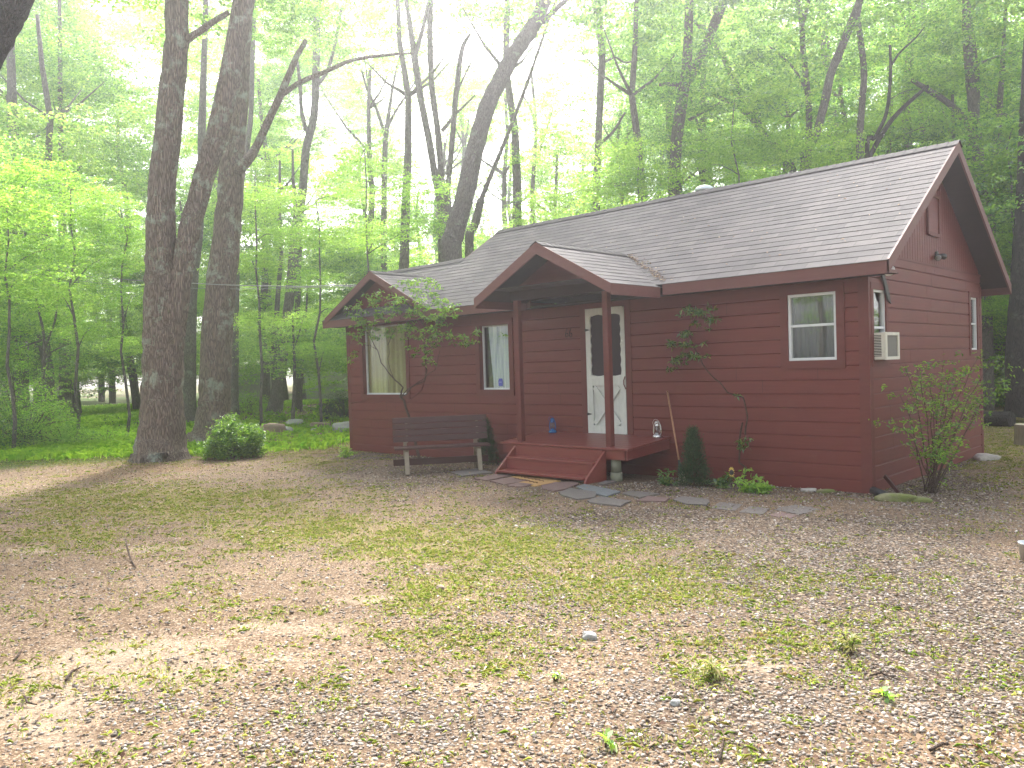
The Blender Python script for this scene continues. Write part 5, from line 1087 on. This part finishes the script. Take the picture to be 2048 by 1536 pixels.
bgx = [
 ('slender leaning tree in the woods between the oaks and the left gable', 30.5, [[(548, 832, 36), (556, 780, 26), (566, 700, 21), (576, 620, 20), (585, 540, 20), (592, 460, 20), (605, 384, 17), (612, 300, 16), (628, 230, 15), (632, 130, 15), (634, 0, 14)], [(612, 262, 9), (603, 220, 8), (600, 170, 7), (594, 120, 6)], [(628, 180, 8), (655, 140, 7), (672, 80, 6), (682, 20, 5)]], [(600, 60, 3, .9), (560, 330, 4, .8, 'b'), (690, 360, 4, .8, 'b'), (700, 60, 2, .8)]),
 ('multi-stemmed pale tree behind the roof at the bright sky gap', 25, [[(889, 420, 30), (884, 375, 14), (877, 275, 13), (864, 175, 12), (860, 75, 12), (861, 0, 12)], [(888, 440, 18), (872, 362, 14), (857, 275, 14), (842, 200, 13), (830, 120, 14), (820, 50, 10), (812, 0, 8)], [(830, 110, 10), (845, 60, 8), (858, 0, 7)], [(893, 440, 12), (896, 375, 11), (905, 275, 11), (912, 188, 11), (924, 100, 10), (940, 68, 6)], [(884, 262, 8), (898, 245, 7), (912, 225, 5)], [(908, 230, 5), (925, 215, 5), (950, 190, 3)], [(912, 196, 5), (925, 160, 4), (950, 110, 3)]], [(800, 60, 3, .8), (950, 210, 4, .55), (850, -60, 0, 1.0)]),
 ('thick tree leaning right behind the roof toward the bright sky', 22, [[(903, 520, 44), (908, 470, 42), (932, 384, 38), (950, 300, 36), (975, 212, 34), (1000, 160, 32), (1024, 115, 30), (1056, 88-20, 30), (1078, 30, 29), (1092, -10, 28)], [(1084, 45, 12), (1110, 20, 11), (1140, -8, 9)]], [(1130, -120, 0, 1.3), (1230, 30, 3, .7)]),
 ('broken bare stub of a trunk behind the roof beside the leaning tree', 24, [[(938, 500, 18), (950, 450, 17), (962, 400, 15), (968, 385, 9)]], []),
 ('straight thin tree rising above the middle of the ridge', 26, [[(1193, 430, 15), (1196, 300, 14), (1201, 180, 14), (1204, 110, 14), (1196, 50, 12), (1186, -10, 11)], [(1200, 60, 11), (1199, 20, 10), (1198, -10, 9)], [(1200, 130, 5), (1230, 115, 4), (1250, 125, 4), (1285, 118, 3)], [(1197, 290, 7), (1225, 265, 6), (1250, 225, 4)]], [(1190, 90, 3, .8), (1130, 230, 4, .8), (1260, 150, 3, .8)]),
 ('forked tree with two upward stems behind the vent pipe', 24, [[(1348, 400, 24), (1350, 350, 22), (1353, 280, 24), (1364, 200, 24), (1372, 150, 22), (1376, 80, 18), (1379, -5, 18)], [(1378, 160, 18), (1398, 120, 17), (1412, 90, 18), (1430, 45, 19), (1452, -10, 19)], [(1362, 170, 9), (1340, 168, 8), (1318, 170, 6)], [(1378, 240, 6), (1410, 222, 5), (1440, 205, 4)]], [(1330, 60, 3, .9), (1290, 300, 4, .7), (1420, 270, 4, .7), (1400, -60, 0, 1.1)]),
 ('left-leaning thin tree crossing behind the roof right of the forked tree', 27, [[(1590, 380, 16), (1560, 310, 14), (1530, 265, 13), (1500, 215, 14), (1470, 165, 13), (1445, 110, 11), (1428, 88, 8)], [(1530, 270, 9), (1490, 225, 10), (1440, 195, 8), (1390, 180, 5)]], [(1500, 100, 2, .9), (1480, 330, 2, .8)]),
 ('thin grey tree forking high behind the roof, left of the curved one', 24, [[(1606, 360, 14), (1616, 300, 13), (1618, 225, 12), (1613, 162, 12), (1606, 100, 11), (1603, 40, 11), (1594, -8, 9)], [(1604, 50, 9), (1612, 25, 8), (1620, -8, 7)], [(1614, 185, 5), (1590, 140, 5), (1560, 110, 4), (1537, 92, 3)]], [(1560, 40, 3, .9), (1580, 250, 4, .8), (1600, -90, 0, 1.0)]),
 ('curved tree sweeping up to the right from behind the roof', 22, [[(1616, 345, 13), (1630, 280, 15), (1648, 210, 17), (1661, 150, 17), (1676, 112, 17), (1696, 62, 16), (1712, 22, 15), (1722, -8, 15)]], [(1760, 60, 5, .5), (1700, -110, 0, 1.2)]),
 ('stout pale trunk fading behind the curved tree', 33, [[(1672, 330, 25), (1668, 280, 22), (1661, 200, 18), (1650, 90, 17), (1643, 0, 16)]], [(1650, 80, 2, 1.1)]),
 ('straight slim tree meeting the ridge right of the curved tree', 22, [[(1720, 335, 15), (1723, 225, 13), (1728, 150, 13), (1722, 88, 12), (1716, 35, 10), (1722, -5, 9)]], [(1790, 110, 3, .8), (1740, 210, 5, .7)]),
 ('thin pair of stems spreading right from behind the ridge', 20, [[(1733, 330, 10), (1751, 275, 8), (1773, 225, 7), (1781, 150, 6), (1780, 90, 5)], [(1734, 325, 11), (1760, 275, 10), (1786, 237, 9), (1823, 200, 8), (1856, 172, 6)], [(1783, 130, 5), (1800, 105, 4), (1832, 75, 3), (1848, 55, 2)]], [(1800, 60, 2, .8), (1870, 120, 3, .8)]),
 ('slim straight tree near the right end of the ridge', 28, [[(1849, 320, 11), (1841, 225, 9), (1845, 125, 9), (1847, 25, 8), (1846, -5, 7)]], [(1860, 40, 3, 1.0), (1870, 230, 2, .8)]),
 ('large tree beyond the gable peak with a limb reaching left', 23, [[(1966, 420, 22), (1961, 375, 20), (1956, 300, 20), (1946, 212, 19), (1938, 137, 17), (1933, 62, 16), (1933, -5, 15)], [(1944, 260, 14), (1920, 228, 13), (1895, 205, 12), (1860, 182, 11), (1823, 160, 8)], [(1945, 140, 5), (1970, 122, 4), (2015, 108, 3), (2048, 100, 2)]], [(1900, 40, 2, .9), (1990, 60, 2, 1.0), (2010, 180, 3, .8), (1930, -90, 0, 1.2)]),
 ('broad dark trunk behind the large tree right of the gable', 28, [[(2000, 420, 32), (1995, 300, 27), (1990, 220, 25), (1970, 155, 20), (1948, 90, 15), (1930, 30, 12)]], [(2010, 260, 2, .9), (1960, 100, 3, 1.0)]),
 ('dark trunk seen just past the rear corner of the cabin', 24, [[(1978, 800, 24), (1976, 700, 20), (1974, 600, 18), (1978, 520, 16), (1985, 420, 15)]], [(2010, 560, 1, .7), (2030, 460, 2, .9)]),
 ('wide dark trunk at the right edge of the photo behind the pale shrub', 19, [[(2040, 820, 56), (2038, 740, 50), (2040, 640, 46), (2046, 540, 42), (2052, 400, 38), (2060, 200, 34)]], [(2050, 350, 1, 1.0), (2030, 600, 3, .5)]),
 ('grey trunk low at the far left of the woods', 31, [[(42, 790, 30), (42, 720, 26), (44, 640, 24), (36, 500, 24), (30, 384, 24), (27, 300, 24), (24, 200, 18), (22, 100, 14)]], [(60, 120, 2, 1.0), (120, 250, 3, 1.0), (40, 430, 3, .8, 'b')]),
 ('trunk in the woods left of the twin oak, broken by leaves', 33, [[(131, 800, 26), (130, 720, 22), (130, 640, 20), (126, 500, 16), (123, 384, 12), (121, 240, 10), (120, 120, 8)], [(124, 370, 5), (145, 350, 5), (165, 330, 4)]], [(160, 130, 2, 1.1), (90, 330, 2, .8, 'b'), (200, 350, 4, .8, 'b')]),
 ('thin forked sapling near the bright bush at the left', 23, [[(84, 830, 7), (86, 760, 6), (88, 700, 6), (86, 660, 5), (72, 600, 4), (65, 560, 3)], [(88, 700, 5), (100, 670, 4), (112, 630, 4), (118, 560, 3), (116, 500, 2)], [(84, 680, 4), (55, 690, 3), (30, 700, 2)], [(88, 712, 3), (110, 700, 3), (130, 690, 2)]], [(90, 590, 0, .55, 'b'), (40, 640, 1, .45, 'b'), (130, 640, 1, .45, 'b')]),
 ('dark trunk showing in the gap between the two oaks', 27, [[(378, 815, 28), (380, 720, 24), (382, 640, 22), (386, 560, 20), (398, 470, 15), (400, 400, 14), (404, 250, 15), (408, 120, 12), (412, 0, 10)]], [(400, 330, 2, .6), (405, 90, 3, .9), (390, 600, 3, .4, 'b')]),
 ('slim dark trunk just right of the second oak', 29, [[(468, 800, 18), (470, 720, 15), (471, 640, 13), (473, 560, 12), (476, 420, 11), (500, 250, 10), (505, 120, 9)]], [(520, 400, 3, .8, 'b'), (520, 200, 2, .8)]),
 ('small understorey tree in front of the leaning slender tree', 27, [[(586, 830, 8), (589, 760, 6), (588, 700, 5), (585, 640, 4), (580, 600, 3)], [(588, 700, 3), (600, 660, 3), (610, 620, 2)]], [(600, 650, 0, .5, 'b'), (640, 700, 1, .55, 'b'), (540, 690, 1, .5)]),
 ('thin understorey tree seen between the second oak and the cabin corner', 31, [[(603, 838, 7), (602, 790, 6), (606, 720, 5), (612, 640, 4), (615, 560, 3)]], [(650, 600, 1, .6, 'b'), (630, 770, 1, .35, 'b'), (690, 540, 3, .7, 'b')]),
 ('delicate pale tree with spreading limbs left of the bright sky gap', 34, [[(768, 560, 13), (768, 400, 12), (770, 300, 11), (773, 262, 10), (778, 225, 7), (788, 160, 6), (800, 110, 4)], [(770, 270, 7), (752, 215, 6), (735, 180, 5), (722, 135, 4)], [(772, 262, 6), (790, 225, 5), (820, 180, 4), (832, 160, 3)], [(742, 195, 4), (735, 160, 3), (728, 110, 3)]], [(760, 300, 2, .7, 'b'), (800, 330, 3, .7, 'b'), (720, 200, 3, .5), (830, 120, 3, .45)]),
 ('thin pale trunks of a small tree above the ridge right of the leaning tree', 33, [[(1065, 440, 9), (1068, 330, 8), (1072, 260, 7), (1068, 200, 6), (1062, 140, 5)], [(1072, 265, 5), (1060, 215, 5), (1045, 190, 4)], [(1070, 330, 5), (1090, 270, 4), (1105, 220, 3)]], [(1070, 180, 2, .6), (1060, 330, 3, .8, 'b'), (1120, 320, 3, .8)]),
]
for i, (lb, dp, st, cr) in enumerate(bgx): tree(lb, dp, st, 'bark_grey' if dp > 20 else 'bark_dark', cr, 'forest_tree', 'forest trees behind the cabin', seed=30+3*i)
# ------------------------------------------------------------------ the deeper wood as one mass (geometry-node instances)
tv = []
for i in range(3):
    mb = MB(); rr = random.Random(60+i); h = 13; P = [np.array([0, 0, -.5])]
    for k in range(1, 9): P.append(np.array([P[-1][0]+rr.gauss(0, .14), P[-1][1]+rr.gauss(0, .14), k*h/8]))
    mb.tube(P, list(np.linspace(.20, .06, len(P))), 8)
    for k in range(3):
        j = rr.randrange(5, 8); a = rr.uniform(0, 6.28); L = rr.uniform(1.2, 2.6); q = P[j]; mb.tube([q, q+np.array([math.cos(a)*L*.5, math.sin(a)*L*.5, L*.35]), q+np.array([math.cos(a)*L, math.sin(a)*L, L*.9])], [.06, .035, .012], 6)
    me = bpy.data.meshes.new('forest_trunk'); me.from_pydata([tuple(q) for q in mb.v], [], mb.f); me.polygons.foreach_set('use_smooth', [True]*len(me.polygons)); me.materials.append(MATS['bark_grey']); tv.append(me)
pts = []; rr = random.Random(99)
SG = math.degrees(math.atan2(*ray(960, 100)[:2]))
def az_of(x, y): return math.degrees(math.atan2(x-CC[0], y-CC[1]))
n_t = 0
while n_t < 520:
    az = rr.uniform(-180, 180) if rr.random() < .22 else rr.uniform(-88, 2); d_ = 24+66*rr.random()**.8
    if not (-90 < az < 3) : d_ = rr.uniform(17, 45)
    x = CC[0]+d_*math.sin(math.radians(az)); y = CC[1]+d_*math.cos(math.radians(az))
    if -14 < x < 4 and -9 < y < 9: continue
    if x > -6 and 5 < y < 15 and x < 8: continue
    infront = -90 < az < 3
    n_t += 1; g_ = ghs(x, y); s0 = rr.uniform(.7, 1.25)
    if rr.random() < .5: pts.append((x, y, g_, rr.randrange(3), s0, rr.uniform(0, 6.28)))
    da = abs(az-SG); hi = (4 if az < -38 else 3) if infront else 1
    if da < 7: hi = 1
    elif da < 16: hi = 2
    if infront and az < -56 and d_ < 55: hi = 1 if rr.random() < .7 else 2
    if -68 < az < -48 and d_ < 38 and rr.random() < .6: continue
    if infront and d_ > 42: hi = 4 if da > 12 else (2 if da > 6 else 1)
    for k in range(hi):
        z = rr.uniform(6.5, 15)*s0 if d_ < 42 or not infront else rr.uniform(7, 4+d_*.40)
        if infront and d_ < 42 and rr.random() < .35*(z > 9): continue
        pts.append((x+rr.gauss(0, 1.6), y+rr.gauss(0, 1.6), g_+z, 3+rr.randrange(8), rr.uniform(.55, 1.05), rr.uniform(0, 6.28)))
    for k in range(4 if infront else 1):
        z = max(rr.uniform(1.5, 3.0), rr.uniform(1.8, 7.2))
        pts.append((x+rr.gauss(0, 2.4), y+rr.gauss(0, 2.4), g_+z, rr.choice([3, 4, 5, 6, 7, 8, 9, 10, 11, 12, 13, 11, 12, 13]), rr.uniform(.4, .85), rr.uniform(0, 6.28)))
pts = np.array(pts); variants = tv+CL+CLF+CLB
me = bpy.data.meshes.new('woodland'); me.vertices.add(len(pts)); me.vertices.foreach_set('co', pts[:, :3].astype(np.float32).ravel())
for nm, col_ in (('vi', 3), ('sc', 4), ('rz', 5)):
    a_ = me.attributes.new(nm, 'FLOAT', 'POINT'); a_.data.foreach_set('value', pts[:, col_].astype(np.float32))
wo = link('woodland', me, None); tag(wo, 'dense leafy wood receding behind and around the cabin', 'woods', kind='stuff')
ng = bpy.data.node_groups.new('woodland', 'GeometryNodeTree'); ng.interface.new_socket('Geometry', in_out='INPUT', socket_type='NodeSocketGeometry'); ng.interface.new_socket('Geometry', in_out='OUTPUT', socket_type='NodeSocketGeometry')
gi = ng.nodes.new('NodeGroupInput'); gout = ng.nodes.new('NodeGroupOutput'); jn = ng.nodes.new('GeometryNodeJoinGeometry')
def att(nm):
    n = ng.nodes.new('GeometryNodeInputNamedAttribute'); n.data_type = 'FLOAT'; n.inputs['Name'].default_value = nm; return n.outputs['Attribute']
vi, sc, rz = att('vi'), att('sc'), att('rz'); cb_ = ng.nodes.new('ShaderNodeCombineXYZ'); ng.links.new(rz, cb_.inputs[2])
for i, vm in enumerate(variants):
    so_ = bpy.data.objects.new('woodland_source', vm)
    oi = ng.nodes.new('GeometryNodeObjectInfo'); oi.inputs['Object'].default_value = so_; oi.inputs['As Instance'].default_value = True
    cp = ng.nodes.new('FunctionNodeCompare'); cp.data_type = 'FLOAT'; cp.operation = 'EQUAL'; cp.inputs[1].default_value = i
    ng.links.new(vi, cp.inputs[0]); cp.inputs[12].default_value = .1 if len(cp.inputs) > 12 else 0
    ip = ng.nodes.new('GeometryNodeInstanceOnPoints'); ng.links.new(gi.outputs[0], ip.inputs['Points']); ng.links.new(cp.outputs[0], ip.inputs['Selection']); ng.links.new(oi.outputs['Geometry'], ip.inputs['Instance'])
    ng.links.new(cb_.outputs[0], ip.inputs['Rotation']); ng.links.new(sc, ip.inputs['Scale']); ng.links.new(ip.outputs[0], jn.inputs[0])
ng.links.new(jn.outputs[0], gout.inputs[0]); md = wo.modifiers.new('woodland', 'NODES'); md.node_group = ng
# pale neighbouring house glimpsed through the wood
c = atd(668, 790, 52); t = thing('neighbour_house', 'white house glimpsed through the trees left of the cabin corner', 'house', (c[0], c[1], 0))
MB().obox((c[0], c[1], 1.6), tuple(_R*np.array([1, 1, 0])*3.2), tuple(np.array([_F[0], _F[1], 0])*4), (0, 0, 3.4)).build('wall', 'white_paint', t)
rp = []
cc_ = np.array([c[0], c[1], 3.3]); a_ = np.array([_R[0], _R[1], 0])*1.9; f_ = np.array([_F[0], _F[1], 0])*2.3
MB().prism([cc_-a_-f_, cc_-a_+f_, cc_-a_+np.array([0, 0, 1.5])], a_*2).build('roof', 'flag_grey', t)
c = atd(508, 788, 44); o = MB().obox((c[0], c[1], 1.1), tuple(_R*np.array([1, 1, 0])*1.9), tuple(np.array([_F[0], _F[1], 0])*2.2), (0, 0, 2.2)).build('shed', 'rock_pale'); tag(o, 'pale grey shed glimpsed through the trees right of the second oak', 'shed')
# ================================================================== HAZE: added volume for the sun glow and lens glare
b = MB().box((-175, -120, -3.2), (145, 185, 38)); hz = b.build('haze', None); tag(hz, 'added pale haze volume standing in for sun glow and lens glare', 'haze', kind='stuff')
m = bpy.data.materials.new('haze'); m.use_nodes = True; nt = m.node_tree; nt.nodes.clear(); o = N(nt, 'ShaderNodeOutputMaterial'); pv = N(nt, 'ShaderNodeVolumePrincipled')
pv.inputs['Density'].default_value = HAZE; pv.inputs['Anisotropy'].default_value = .78; pv.inputs['Color'].default_value = (.93, .92, 1.0, 1)
nt.links.new(pv.outputs[0], o.inputs['Volume']); hz.data.materials.append(m)
